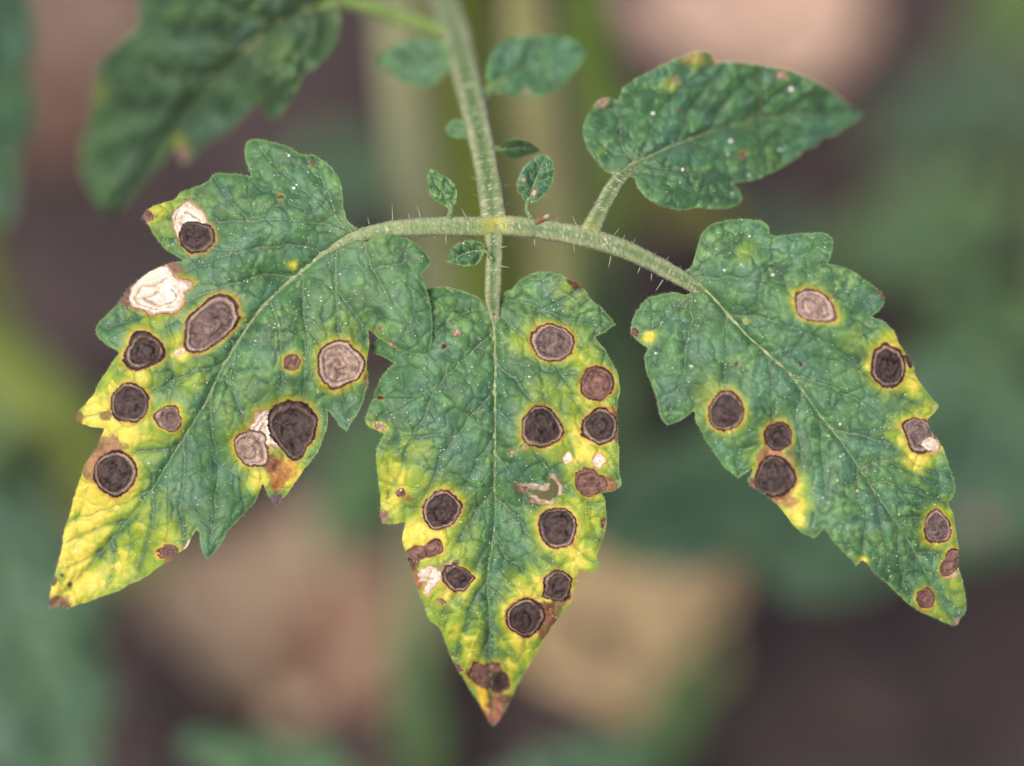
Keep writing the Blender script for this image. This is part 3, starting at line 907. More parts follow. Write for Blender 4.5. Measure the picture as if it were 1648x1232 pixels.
L_SPOT = [(303, 356, 27, 23, -20, 'pale', dict(halo=.25, hr=.2, w=.3, oc=.5)), (316, 381, 29, 27, 0, 'dark', dict(halo=.35, hr=.2, rs=.3)),
          (257, 471, 45, 41, 10, 'pale', dict(halo=.55, hr=.2, w=.35, ring=.8, rs=.9, oc=1.3)),
          (338, 521, 57, 38, -36, 'grey', dict(halo=.65, hr=.16, rings=9, ring=.86, w=.12)), (289, 566, 9, 6, -40, 'pale', dict(halo=1, hr=1.2, w=.3)),
          (233, 565, 34, 33, 0, 'dark', dict(halo=.85, hr=.32, ring=.8)), (209, 647, 32, 33, 0, 'dark', dict(halo=.95, hr=.4, ring=.88)),
          (272, 673, 27, 21, 20, 'grey', dict(halo=.95, hr=.5, w=.3, rings=7)), (185, 761, 36, 37, 0, 'dark', dict(w=.06, halo=1, hr=.45, rings=8, ring=.86)),
          (470, 583, 14, 13, 0, 'brown', dict(halo=.7, hr=.6, rings=5)), (545, 585, 34, 39, 10, 'tan', dict(halo=.85, hr=.32, w=.2)),
          (432, 690, 28, 34, 10, 'pale', dict(halo=.7, hr=.3, w=.3)), (404, 721, 31, 36, 0, 'tan', dict(halo=.85, hr=.35, w=.18, rings=6)),
          (470, 695, 34, 45, -14, 'dark', dict(halo=.7, hr=.3, w=.2, rs=.25)), (271, 888, 16, 14, 0, 'brown', dict(halo=.9, hr=.7, w=.4)),
          (235, 349, 10, 9, 0, 'brown', dict(halo=.9, hr=2.0, w=.3)), (303, 877, 5, 9, 35, 'pale', dict(halo=.3, w=.4)),
          (503, 263, 3.6, 3.6, 0, 'brown', dict(halo=.0)), (452, 316, 4.5, 4, 0, 'brown', dict(halo=.5)), (626, 557, 9, 6, 20, 'tan', dict(halo=.3, rs=.1)), (612, 528, 4, 3, 0, 'tan', dict(halo=.1))]
L_STAIN = [(214, 473, 26, 17, -30, S(128, 92, 78), .95), (278, 430, 18, 9, 10, S(140, 96, 80), .9), (170, 724, 32, 20, -35, S(160, 110, 84), .9), (146, 752, 12, 24, 10, S(190, 140, 100), .85),
           (170, 668, 11, 9, 0, S(110, 70, 56), .8), (447, 760, 17, 30, 5, S(186, 122, 60), .95), (436, 745, 12, 18, 0, S(140, 84, 62), .9), (446, 806, 13, 10, 0, S(110, 84, 96), .95),
           (470, 748, 10, 16, 0, S(206, 150, 60), .8), (92, 972, 26, 13, -8, S(130, 88, 76), .95), (86, 935, 5, 9, 10, S(84, 60, 54), .9), (275, 905, 12, 6, 20, S(176, 96, 62), .9),
           (128, 670, 8, 10, 0, S(120, 70, 54), .85), (113, 940, 4, 4, 0, S(60, 40, 34), .9), (100, 925, 3, 3, 0, S(60, 40, 34), .9), (591, 612, 5, 9, 0, S(176, 124, 100), .9)]
L_YEL = [(120, 900, 75, 1.3), (145, 820, 60, 1.25), (190, 800, 55, .95), (100, 960, 50, 1.3), (190, 905, 50, .85), (220, 860, 45, .55), (150, 660, 45, 1.15), (190, 692, 45, 1.2), (178, 610, 38, .95), (215, 605, 40, .7),
         (240, 690, 45, .7), (250, 335, 26, 1.0), (275, 350, 40, .45), (460, 765, 34, 1.1), (415, 770, 24, .8), (290, 560, 24, 1.0), (245, 505, 30, .6), (310, 600, 40, .35), (240, 900, 40, .5), (270, 860, 35, .45), (360, 320, 40, .1), (472, 428, 9, .8), (560, 560, 60, .25), (400, 680, 60, .25)]


def dL(x, y, dm):
    return D0 + 0.0008 - 0.0022 * np.exp(-((x - 660) / 90.) ** 2 - ((y - 500) / 120.) ** 2) + 0.0035 * ((590 - x) / 500.) ** 2 - 0.002 * np.exp(-((x - 300) / 160.) ** 2 - ((y - 560) / 220.) ** 2) + 0.006 * wave(x, y, 201, 150) + 0.003 * np.clip((320 - y) / 100., 0, 2)


leaflet(plant, 'leaflet', L_OUT, L_MID, L_SEC, dL, seed=101, spots=L_SPOT, stains=L_STAIN, yellow=L_YEL, mid_r=(9, 1.2), dust=0.0020, cell=31, relief=.92,
        label='broad leaflet with yellow tip, bleached patches and ringed brown spots',
        big_dust=[(466, 250, 3.4), (474, 302, 3.2), (478, 297, 2), (548, 441, 2.4), (497, 475, 2.2), (516, 484, 1.8), (557, 520, 2), (411, 548, 2), (182, 911, 3), (123, 885, 3), (448, 523, 2), (240, 745, 2.4)])

# ---- centre leaflet
C_OUT = [(784, 490), (781, 489), (765, 477), (745, 467), (723, 461), (700, 462), (672, 470), (650, 492), (640, 520), (606, 547), (596, 557), (598, 565), (612, 573), (625, 578), (635, 584),
         (622, 595), (609, 615), (598, 644), (588, 676), (593, 685), (609, 693), (622, 696), (611, 709), (606, 732), (609, 764), (612, 793), (612, 812), (612, 830), (616, 842), (635, 842), (652, 839),
         (648, 855), (647, 874), (655, 894), (663, 920), (669, 939), (681, 972), (690, 994), (710, 1015), (720, 1043), (733, 1069), (746, 1092), (762, 1118), (778, 1144), (788, 1160), (794, 1167),
         (804, 1157), (820, 1127), (836, 1095), (856, 1062), (874, 1030), (892, 1004), (913, 978), (921, 959), (929, 933), (930, 914), (940, 919), (953, 920), (962, 914), (963, 905), (960, 895), (966, 874), (974, 851), (976, 822), (973, 806), (968, 793),
         (986, 790), (997, 783), (1000, 777), (997, 754), (996, 725), (994, 696), (994, 657), (997, 628), (994, 602), (984, 579), (973, 560), (957, 543), (973, 535), (991, 522), (979, 506), (963, 491), (947, 475), (937, 462), (921, 451), (901, 443), (872, 436), (853, 441), (836, 452), (823, 464), (812, 470), (806, 479)]
C_MID = [(794, 490), (796, 540), (797, 600), (797, 660), (797, 720), (796, 780), (797, 829), (791, 887), (786, 912), (785, 949), (788, 991), (788, 1033), (790, 1080), (793, 1120), (794, 1164)]
C_SEC = [[(790, 494), (762, 499), (732, 514), (697, 537), (640, 560), (600, 558)], [(794, 533), (762, 563), (726, 598), (700, 621), (645, 650), (600, 675)], [(700, 621), (680, 673), (658, 712), (651, 738), (625, 800)],
         [(796, 625), (762, 663), (736, 702), (710, 738), (697, 774), (660, 830)], [(736, 702), (690, 700), (640, 705)], [(796, 700), (770, 740), (745, 780), (700, 800)], [(796, 786), (762, 829), (742, 861), (723, 900), (690, 940)], [(792, 870), (770, 905), (740, 950), (710, 990)],
         [(786, 932), (762, 971), (742, 1027), (735, 1060)], [(788, 1030), (772, 1060), (762, 1100)],
         [(800, 484), (840, 485), (872, 498), (905, 511), (953, 517), (986, 522)], [(872, 498), (910, 480), (935, 465)], [(799, 501), (833, 530), (862, 556), (905, 602), (924, 641), (960, 700), (990, 740)], [(797, 582), (833, 615), (859, 644), (892, 667), (918, 712), (931, 745), (990, 780)],
         [(797, 655), (827, 686), (856, 719), (882, 758), (905, 790), (960, 810)], [(797, 728), (827, 774), (860, 812), (900, 860), (955, 905)], [(798, 800), (827, 829), (859, 871), (885, 903), (925, 930)], [(793, 864), (814, 894), (840, 916), (890, 990)],
         [(786, 945), (815, 970), (860, 1015)], [(788, 1000), (807, 1027), (832, 1060), (840, 1085)], [(905, 602), (950, 600), (985, 585)]]
C_SPOT = [(889, 552, 35, 28, 12, 'grey', dict(halo=.75, hr=.35, ring=.87, rs=1, w=.14)), (960, 616, 26, 28, 0, 'brown', dict(halo=.95, hr=.5, rs=.2, oc=1.1)), (966, 684, 28, 31, 0, 'dark', dict(halo=.95, hr=.5, w=.2)),
          (869, 687, 31, 33, 0, 'dark', dict(halo=.9, hr=.4, ring=.88, rs=1, w=.1)), (964, 741, 10, 11, 0, 'pale', dict(halo=.9, hr=.6)), (947, 776, 26, 26, 0, 'brown', dict(halo=.9, hr=.5, w=.38, rings=6)),
          (710, 821, 32, 32, 0, 'dark', dict(halo=.95, hr=.5, ring=.86, rs=1, w=.1)), (898, 851, 33, 32, 0, 'dark', dict(halo=.95, hr=.5, ring=.88, rs=1, w=.12)), (680, 888, 28, 17, -5, 'brown', dict(halo=1, hr=.7, w=.25, rs=.1)),
          (693, 926, 19, 22, 0, 'pale', dict(halo=.9, hr=.5, w=.35)), (738, 929, 29, 25, 0, 'dark', dict(halo=.95, hr=.5, ring=.84, w=.2)), (896, 943, 27, 23, 0, 'dark', dict(halo=.95, hr=.5, w=.2)),
          (843, 993, 30, 31, 0, 'dark', dict(halo=1, hr=.55, ring=.86, rs=1, w=.1)), (783, 1086, 23, 24, 0, 'brown', dict(halo=.95, hr=.6, w=.4, rs=.1)), (803, 1097, 18, 19, 0, 'dark', dict(halo=.95, hr=.6, rs=.2)),
          (736, 1075, 9, 6, 30, 'brown', dict(halo=.8, hr=.8, w=.3)), (735, 536, 5.5, 5, 0, 'tan', dict(halo=.1)), (715, 557, 4.5, 4, 0, 'dark', dict(halo=.1)), (645, 793, 8, 8, 0, 'brown', dict(halo=.9, hr=1)),
          (914, 735, 7, 7, 30, 'pale', dict(halo=.4, w=.3)), (612, 687, 9, 5, 10, 'tan', dict(halo=.9, hr=1)), (971, 841, 4, 9, 10, 'brown', dict(halo=.5)), (710, 968, 8, 5, 20, 'tan', dict(halo=.4)), (612, 640, 5, 4, 0, 'brown', dict(halo=.4)), (705, 1096, 1, 1, 0, 'brown', dict(halo=0)), (824, 727, 5, 4, 0, 'tan', dict(halo=.2, oc=.6)), (843, 720, 6, 4, 0, 'tan', dict(halo=.2, oc=.6))]
C_STAIN = [(664, 905, 14, 20, 10, S(120, 78, 60), .95), (673, 930, 10, 16, 0, S(176, 112, 66), .9), (884, 985, 22, 15, 30, S(140, 84, 56), .95), (877, 1012, 10, 18, 20, S(136, 86, 66), .9), (900, 968, 24, 9, -30, S(126, 84, 62), .9),
           (975, 778, 16, 17, 0, S(156, 106, 80), .9), (797, 1148, 26, 34, 0, S(160, 104, 80), 1.0), (778, 1125, 9, 18, -20, S(240, 196, 60), .9), (812, 1125, 14, 10, 0, S(120, 76, 60), .9), (760, 1085, 12, 8, 30, S(150, 108, 84), .85),
           (616, 832, 8, 11, 0, S(176, 120, 110), .95), (925, 457, 15, 6, 25, S(110, 64, 52), .95), (984, 660, 14, 6, 10, S(200, 130, 70), .9), (993, 690, 4, 26, 0, S(110, 76, 60), .9), (840, 785, 14, 8, 0, S(160, 106, 84), .8), (655, 800, 10, 6, 20, S(180, 128, 80), .8),
           (716, 910, 22, 4, -6, S(180, 160, 140), .9), (864, 783, 24, 5, 8, S(240, 222, 204), 1.0), (872, 808, 20, 3.5, 10, S(200, 160, 130), .9), (735, 905, 6, 5, 0, S(120, 90, 70), .9)]
C_YEL = [(700, 870, 55, 1.15), (660, 860, 40, 1.1), (640, 770, 45, .95), (625, 810, 28, 1.1), (680, 770, 40, .6), (670, 720, 35, .6), (725, 965, 45, 1.05), (745, 1010, 55, .75), (770, 1055, 60, .75), (840, 1055, 50, .95), (820, 1080, 40, 1.1), (865, 960, 50, .95), (920, 890, 50, .95),
         (940, 830, 50, .8), (940, 745, 45, .95), (935, 700, 40, 1.05), (930, 640, 32, .95), (945, 580, 35, .7), (975, 735, 30, .95), (880, 640, 40, .45), (915, 560, 40, .6), (855, 545, 30, .7), (920, 475, 30, .5), (960, 800, 40, .8), (690, 1000, 30, .6), (880, 1030, 30, .9), (600, 690, 20, .8), (860, 1090, 40, .5), (905, 720, 40, .5), (830, 1030, 40, .9)]
C_HOLE = [(851, 787), (858, 788), (868, 789), (878, 790), (885, 786), (884, 775), (887, 766), (893, 773), (899, 784), (898, 794), (892, 801), (880, 805), (868, 800), (858, 794)]


def dC(x, y, dm):
    t = np.clip((y - 490) / 675., -0.2, 1.1)
    return D0 + 0.0026 + 0.0075 * np.maximum(t, 0) ** 3 - 0.0025 * np.sin(np.clip(t, 0, 1) * math.pi) + 0.004 * np.clip((690 - x) / 100., 0, 1) ** 2 * (y < 640) + 0.005 * wave(x, y, 211, 140)


leaflet(plant, 'leaflet', C_OUT, C_MID, C_SEC, dC, seed=137, spots=C_SPOT, stains=C_STAIN, yellow=[(a_, b_, c_ * .92, min(d_, 1.1) * .88) for a_, b_, c_, d_ in C_YEL], hole=C_HOLE, mid_r=(7.5, 1.2), dust=0.0022, cell=30, relief=1.15, lite=.08,
        label='pointed middle leaflet with a torn hole, yellow patches and many dark ringed spots',
        big_dust=[(852, 606, 2.5), (646, 788, 3), (640, 608, 2), (760, 590, 1.8), (655, 664, 2.3)])

# ---- right leaflet
R_OUT = [(1098, 438), (1112, 429), (1118, 414), (1123, 392), (1130, 375), (1143, 361), (1165, 354), (1195, 353), (1224, 354), (1235, 362), (1240, 377), (1269, 377), (1302, 375), (1328, 375), (1339, 383), (1341, 395), (1336, 411), (1330, 424),
         (1347, 426), (1370, 435), (1396, 452), (1415, 466), (1424, 479), (1419, 495), (1402, 510), (1419, 515), (1437, 530), (1452, 560), (1466, 580), (1474, 606), (1496, 634), (1511, 653), (1500, 667), (1491, 676),
         (1501, 697), (1517, 719), (1524, 740), (1532, 760), (1538, 783), (1535, 799), (1524, 810), (1534, 828), (1538, 851), (1542, 880), (1543, 912), (1550, 938), (1555, 964), (1553, 984), (1545, 997), (1540, 1005),
         (1524, 1003), (1504, 995), (1482, 984), (1459, 968), (1440, 951), (1420, 932), (1404, 919), (1397, 908), (1388, 901), (1378, 911), (1365, 896), (1349, 877), (1334, 861), (1326, 846), (1319, 857), (1311, 865), (1297, 861), (1284, 851), (1267, 831), (1251, 813), (1241, 802), (1222, 789), (1206, 780), (1204, 772), (1209, 762), (1212, 750),
         (1200, 761), (1188, 769), (1165, 748), (1148, 726), (1133, 703), (1122, 680), (1118, 658), (1107, 668), (1088, 679), (1073, 682), (1063, 668), (1057, 645), (1049, 619), (1040, 596), (1037, 573), (1044, 559),
         (1032, 554), (1021, 544), (1015, 533), (1016, 518), (1026, 499), (1042, 481), (1062, 473), (1084, 469), (1104, 474), (1112, 470)]
R_MID = [(1106, 452), (1122, 460), (1140, 470), (1169, 502), (1201, 538), (1234, 567), (1269, 599), (1299, 638), (1320, 668), (1352, 708), (1381, 750), (1404, 786), (1430, 822), (1449, 851), (1466, 877), (1500, 940), (1538, 1000)]
R_SEC = [[(1110, 445), (1123, 434), (1140, 418), (1159, 405), (1195, 375)], [(1114, 447), (1162, 447), (1211, 448), (1247, 431), (1286, 408), (1332, 382)], [(1211, 448), (1260, 455), (1308, 463), (1380, 485), (1420, 482)],
         [(1174, 507), (1211, 508), (1250, 518), (1292, 534), (1334, 554), (1377, 583), (1420, 622), (1500, 658)], [(1272, 602), (1312, 612), (1344, 625), (1383, 648), (1415, 668), (1470, 712), (1515, 725)],
         [(1336, 690), (1375, 698), (1430, 715), (1480, 750), (1530, 765)], [(1385, 752), (1427, 741), (1470, 762), (1530, 790)], [(1402, 780), (1430, 776), (1466, 790), (1525, 805)], [(1440, 838), (1482, 832), (1530, 845)], [(1475, 890), (1505, 890), (1540, 905)],
         [(1114, 466), (1112, 518), (1104, 564), (1097, 606), (1075, 676)], [(1112, 475), (1081, 502), (1055, 525), (1022, 535)], [(1170, 504), (1169, 551), (1167, 590), (1169, 640), (1180, 700), (1190, 765)],
         [(1228, 562), (1240, 590), (1243, 638), (1245, 690), (1225, 780)], [(1290, 627), (1282, 681), (1290, 740), (1270, 800)], [(1320, 668), (1323, 711), (1326, 753), (1329, 786), (1315, 860)], [(1380, 748), (1383, 786), (1383, 809), (1394, 848), (1382, 905)], [(1404, 786), (1415, 830), (1425, 880), (1430, 930)],
         [(1446, 848), (1446, 880), (1452, 916), (1470, 965)], [(1240, 590), (1280, 560), (1300, 536)]]
R_SPOT = [(1310, 493, 36, 25, 30, 'tan', dict(halo=.95, hr=.3, w=.1, oc=1.2)), (1429, 590, 29, 33, -10, 'dark', dict(halo=.95, hr=.45, w=.14, ring=.8)), (1168, 661, 29, 34, 0, 'dark', dict(halo=.85, hr=.28, ring=.88, rs=.9, w=.1)),
          (1253, 702, 22, 22, 0, 'dark', dict(halo=.8, hr=.4, rs=.2, oc=1.2)), (1248, 765, 33, 35, 0, 'dark', dict(halo=.85, hr=.4, rs=.3, oc=1.4)), (1480, 697, 22, 31, -28, 'grey', dict(halo=1, hr=.6, w=.14)), (1501, 716, 12, 10, 0, 'pale', dict(halo=.8, hr=.5, w=.4)),
          (1508, 849, 22, 28, -5, 'grey', dict(halo=.85, hr=.4, rings=7)), (1530, 906, 14, 24, 22, 'brown', dict(halo=.7, hr=.5)), (1490, 962, 14, 17, 0, 'brown', dict(halo=.9, hr=.5, rings=5)),
          (1021, 535, 6, 7, 0, 'brown', dict(halo=.2)), (1544, 1000, 9, 5, 10, 'tan', dict(halo=.1)), (1288, 586, 4, 2.5, 60, 'dark', dict(halo=0)), (1185, 585, 4, 3, 20, 'dark', dict(halo=0)), (1463, 577, 6, 14, -15, 'dark', dict(halo=.8, hr=1, rs=0)), (1449, 963, 5, 3.5, 30, 'brown', dict(halo=.2))]
R_STAIN = [(1240, 732, 20, 14, 0, S(186, 124, 84), .95), (1222, 782, 26, 12, 25, S(150, 98, 76), .95), (1252, 800, 30, 11, 20, S(170, 116, 84), .75), (1274, 745, 8, 24, 0, S(150, 100, 76), .4), (1503, 655, 8, 6, 0, S(190, 170, 130), .6), (1421, 475, 6, 12, -30, S(140, 90, 84), .8), (1507, 724, 12, 6, -30, S(230, 190, 130), .8), (1530, 925, 12, 6, 0, S(220, 170, 150), .8)]
R_YEL = [(1436, 553, 26, .75), (1468, 622, 24, 1.0), (1490, 672, 26, 1.3), (1478, 735, 30, 1.1), (1460, 700, 30, .8), (1270, 815, 30, 1.15), (1285, 835, 14, .9), (1275, 780, 26, .9), (1385, 545, 30, .3), (1388, 904, 10, 1.3), (1500, 985, 35, .7), (1540, 950, 30, .5), (1400, 590, 20, .7), (1200, 405, 16, .3), (1044, 540, 12, .9), (1200, 515, 8, .9), (1525, 820, 20, .6), (1230, 745, 26, .5), (1150, 640, 30, .35)]


def dR(x, y, dm):
    t = np.clip((x - 1106 + 0.6 * (y - 452)) / 770., -0.2, 1.2)
    return D0 + 0.0006 - 0.003 * np.sin(np.clip(t, 0, 1) * math.pi) + 0.0045 * np.maximum(t, 0) ** 3 + 0.006 * wave(x, y, 221, 150) + 0.002 * np.clip((420 - y) / 70., 0, 1)


leaflet(plant, 'leaflet', R_OUT, R_MID, R_SEC, dR, seed=173, spots=R_SPOT, stains=R_STAIN, yellow=R_YEL, mid_r=(7.5, 1.2), dust=0.0022, cell=29, relief=1.0, lite=.05, green=(1.0, 1.0, 1.04),
        label='blue-green leaflet with small ringed spots near the margin, mostly still green',
        big_dust=[(1244, 442, 3), (1206, 380, 2.8), (1166, 434, 3), (1193, 425, 2), (1114, 589, 3), (1055, 568, 2.6), (1121, 463, 2.4), (1352, 682, 3), (1334, 701, 2), (1352, 734, 2.4), (1358, 731, 2), (1380, 790, 3), (1348, 773, 2.4), (1447, 827, 2)])

# ---- upper leaflet on the right, leaning back
U_OUT = [(996, 283), (977, 278), (957, 256), (941, 230), (939, 205), (947, 183), (957, 167), (968, 158), (982, 158), (995, 160), (1001, 142), (1020, 128), (1042, 117), (1073, 101), (1102, 90), (1127, 82), (1146, 87), (1153, 99), (1178, 99), (1203, 101), (1241, 106), (1275, 114), (1307, 128), (1335, 143), (1357, 161), (1370, 173), (1388, 181),
         (1380, 192), (1357, 205), (1342, 218), (1324, 221), (1313, 235), (1294, 241), (1285, 251), (1263, 265), (1231, 282), (1203, 292), (1178, 295), (1189, 306), (1193, 320), (1184, 331), (1159, 336), (1127, 334), (1096, 338), (1064, 331), (1042, 319), (1028, 303), (1019, 285), (1012, 284)]
U_MID = [(1002, 284), (1020, 268), (1045, 252), (1080, 235), (1130, 217), (1180, 201), (1240, 188), (1300, 183), (1384, 182)]
U_SEC = [[(1030, 262), (1045, 215), (1075, 165), (1110, 130), (1150, 100)], [(1022, 266), (1000, 230), (995, 190), (970, 165)], [(1090, 231), (1105, 190), (1130, 150), (1170, 105)], [(1140, 213), (1170, 165), (1210, 125), (1240, 108)], [(1200, 196), (1240, 160), (1290, 130)], [(1260, 186), (1300, 160), (1335, 148)],
         [(1020, 277), (1060, 280), (1110, 300), (1185, 318)], [(1035, 262), (1090, 275), (1150, 275), (1200, 290)], [(1110, 224), (1160, 245), (1220, 260), (1260, 262)], [(1180, 201), (1230, 215), (1290, 238)], [(1250, 188), (1290, 205), (1325, 218)]]
U_SPOT = [(968, 164, 9, 7, 0, 'tan', dict(halo=.2)), (1258, 120, 8, 7, 0, 'tan', dict(halo=.2)), (1085, 130, 6, 5, 0, 'tan', dict(halo=.4)), (1195, 248, 5, 6, 0, 'brown', dict(halo=.4))]
U_STAIN = [(1118, 93, 20, 8, -12, S(176, 150, 90), .8), (1148, 96, 8, 10, 0, S(200, 170, 120), .8), (1350, 222, 10, 4, -20, S(150, 150, 100), .6), (1095, 177, 6, 5, 0, S(140, 110, 80), .6)]
U_YEL = [(1080, 135, 16, .4), (1120, 95, 18, .5), (970, 240, 9, .3)]


def dU(x, y, dm):
    t = np.clip((x - 985) / 400., -0.2, 1.05)
    return D0 + 0.0048 + 0.019 * np.sign(t) * np.abs(t) ** 1.5 - 0.0025 * np.clip((y - 285) / 50, -2, 1) * (t < .6) + 0.004 * wave(x, y, 231, 120)


leaflet(plant, 'leaflet', U_OUT, U_MID, U_SEC, dU, seed=191, h=1.9, spots=U_SPOT, stains=U_STAIN, yellow=U_YEL, mid_r=(7, 1.2), dust=0.0008, cell=30, relief=1.7, fold=(6, 8), mid_gain=1.2, green=(.96, .96, 1.02),
        label='unspotted green leaflet leaning back, its tip out of focus', big_dust=[(1051, 182, 4.5), (1176, 227, 4.5), (1099, 272, 3.6), (1171, 249, 3), (1205, 281, 2.2), (1274, 143, 5), (1254, 240, 3)])

# ---- upper leaflet on the left, out of focus
B_OUT = [(545, -2), (547, 42), (538, 74), (507, 109), (489, 120), (475, 151), (450, 186), (433, 190), (424, 172), (419, 158), (394, 186), (369, 211), (331, 232), (303, 260), (292, 262), (283, 246), (281, 229), (267, 253), (232, 289), (204, 324), (179, 348), (165, 338), (144, 306), (130, 274), (132, 229), (148, 176), (155, 127), (162, 98), (190, 70), (218, 46), (225, 21), (222, -5), (262, -50), (330, -90), (400, -120), (470, -95), (530, -40)]
B_MID = [(540, 2), (500, 12), (450, 35), (400, 75), (340, 125), (290, 185), (240, 250), (180, 345)]
B_SEC = [[(500, 12), (490, 60), (440, 130), (432, 180)], [(460, 30), (430, 90), (370, 160), (365, 205)], [(410, 68), (370, 130), (310, 200), (300, 250)], [(350, 118), (320, 170), (260, 245)], [(520, 5), (520, 60), (500, 105)], [(500, 12), (440, -20), (400, -100)], [(450, 35), (370, 10), (290, -50)], [(400, 75), (310, 50), (230, 30)], [(340, 125), (260, 110), (170, 100)], [(300, 175), (220, 180), (145, 200)], [(260, 225), (200, 240), (140, 280)]]


def dB(x, y, dm):
    t = (545 - np.asarray(x, float)) / 400.
    return 0.4790 + 0.028 * t - 0.004 * np.sin(t * 3) - 0.00004 * dm + 0.008 * wave(x, y, 241, 120)


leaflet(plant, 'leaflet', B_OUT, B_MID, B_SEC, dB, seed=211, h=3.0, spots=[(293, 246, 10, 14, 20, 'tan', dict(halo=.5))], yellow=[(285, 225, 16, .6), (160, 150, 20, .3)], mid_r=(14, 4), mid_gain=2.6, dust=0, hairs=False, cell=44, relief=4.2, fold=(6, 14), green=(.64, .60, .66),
        label='large blurred dark green leaflet behind, crinkled, hanging from its own stalk')


# ---- small leaflets along the stalks
def simple_leaf(outline, mid, seed, d, sl=(0, 0), green=(1, 1, 1), h=1.6, rel=0.8, label=None, fold=(3, 2), par=None, nsec=3, nm='small_leaflet', cell=16., curl=0.0, mr=(2.6, .7), hairs=True, dust=0.001, **kw):
    mid = np.array(mid, float)
    o = np.array(outline, float)
    axis = mid[-1] - mid[0]
    Lm = np.hypot(*axis)
    axis /= Lm
    nor = np.array([axis[1], -axis[0]])
    wd = np.abs((o - mid[0]) @ nor).max()
    secs = []
    mm = spline(mid, Lm / 24)
    for q in range(nsec):
        f = 0.12 + 0.62 * q / max(1, nsec - 1) if nsec > 1 else .4
        b = mm[int(f * (len(mm) - 1))]
        for s_ in (-1, 1):
            e = b + nor * s_ * wd * (0.95 - .3 * q / nsec) + axis * wd * (0.75)
            c = b * .55 + e * .45 + axis * wd * -0.06
            secs.append([tuple(b), tuple(c), tuple(e)])
    c0 = o.mean(0)

    def dd(x, y, dm):
        u = ((np.asarray(x) - mid[0, 0]) * axis[0] + (np.asarray(y) - mid[0, 1]) * axis[1]) / Lm
        return d + sl[0] * (np.asarray(x) - c0[0]) * K * d + sl[1] * (np.asarray(y) - c0[1]) * K * d + curl * u ** 2
    return leaflet(par or plant, nm, outline, [tuple(p) for p in mid], secs, dd, seed=seed, h=h, mid_r=mr, cell=cell, relief=rel, fold=fold, green=green, label=label, hairs=hairs, dust=dust, margin=.6 if h < 3 else 1, **kw)


simple_leaf([(728, 97), (722, 78), (700, 64), (676, 61), (650, 66), (625, 80), (607, 96), (622, 112), (650, 131), (684, 139), (708, 128), (722, 112)], [(728, 97), (670, 96), (607, 95)], 401, 0.4775, (-.25, .1), (.95, 1, 1.05), 2.2, dust=0, hairs=False)
simple_leaf([(790, 141), (783, 120), (786, 98), (800, 74), (822, 61), (850, 57), (885, 57), (920, 63), (945, 84), (930, 108), (909, 131), (885, 149), (858, 156), (825, 153), (800, 149)], [(790, 141), (830, 118), (880, 92), (944, 84)], 402, 0.4715, (.18, -.1), (.9, .97, 1.08), 2.2, dust=0, hairs=False,
            spots=[(846, 147, 6, 4, 0, 'tan', dict(halo=.1))])
simple_leaf([(764, 214), (755, 200), (742, 192), (728, 193), (717, 204), (724, 216), (740, 221), (755, 221)], [(764, 214), (740, 207), (718, 204)], 403, 0.4620, (-.3, 0), (1, 1.05, 1.12), 1.8, dust=0, hairs=False)
simple_leaf([(806, 239), (812, 228), (826, 222), (842, 224), (858, 232), (870, 243), (852, 250), (835, 255), (815, 252)], [(806, 239), (835, 238), (869, 243)], 404, 0.4582, (.2, 1.2), (.75, .85, .8), 1.6, dust=0, fold=(5, 2))
simple_leaf([(724, 337), (717, 333), (704, 324), (693, 313), (688, 299), (688, 284), (692, 273), (702, 276), (716, 283), (727, 292), (734, 305), (735, 318), (732, 328)], [(724, 336), (717, 315), (704, 294), (692, 274)], 405, 0.4497, (.1, .2), (1.05, 1.08, 1.02), 1.4)
simple_leaf([(850, 328), (841, 319), (834, 308), (833, 290), (838, 275), (849, 262), (862, 252), (877, 248), (887, 254), (892, 268), (892, 285), (886, 300), (876, 314), (862, 324)], [(850, 327), (858, 300), (868, 275), (878, 249)], 406, 0.4508, (.1, .15), (.95, 1.02, 1.08), 1.4,
            spots=[(859, 310, 4, 6, 10, 'tan', dict(halo=0, rs=.1)), (842, 290, 4, 4, 0, 'tan', dict(halo=0, rs=.1))])
simple_leaf([(781, 402), (779, 392), (767, 387), (750, 386), (736, 392), (727, 402), (719, 420), (731, 425), (745, 428), (760, 427), (773, 420), (779, 411)], [(781, 402), (760, 404), (740, 411), (720, 419)], 407, 0.4498, (0, .15), (.92, .98, .95), 1.4, rel=1.2, big_dust=[(746, 391, 2.4)])

# ================================================================== plants and litter behind
rb = np.random.RandomState(77)


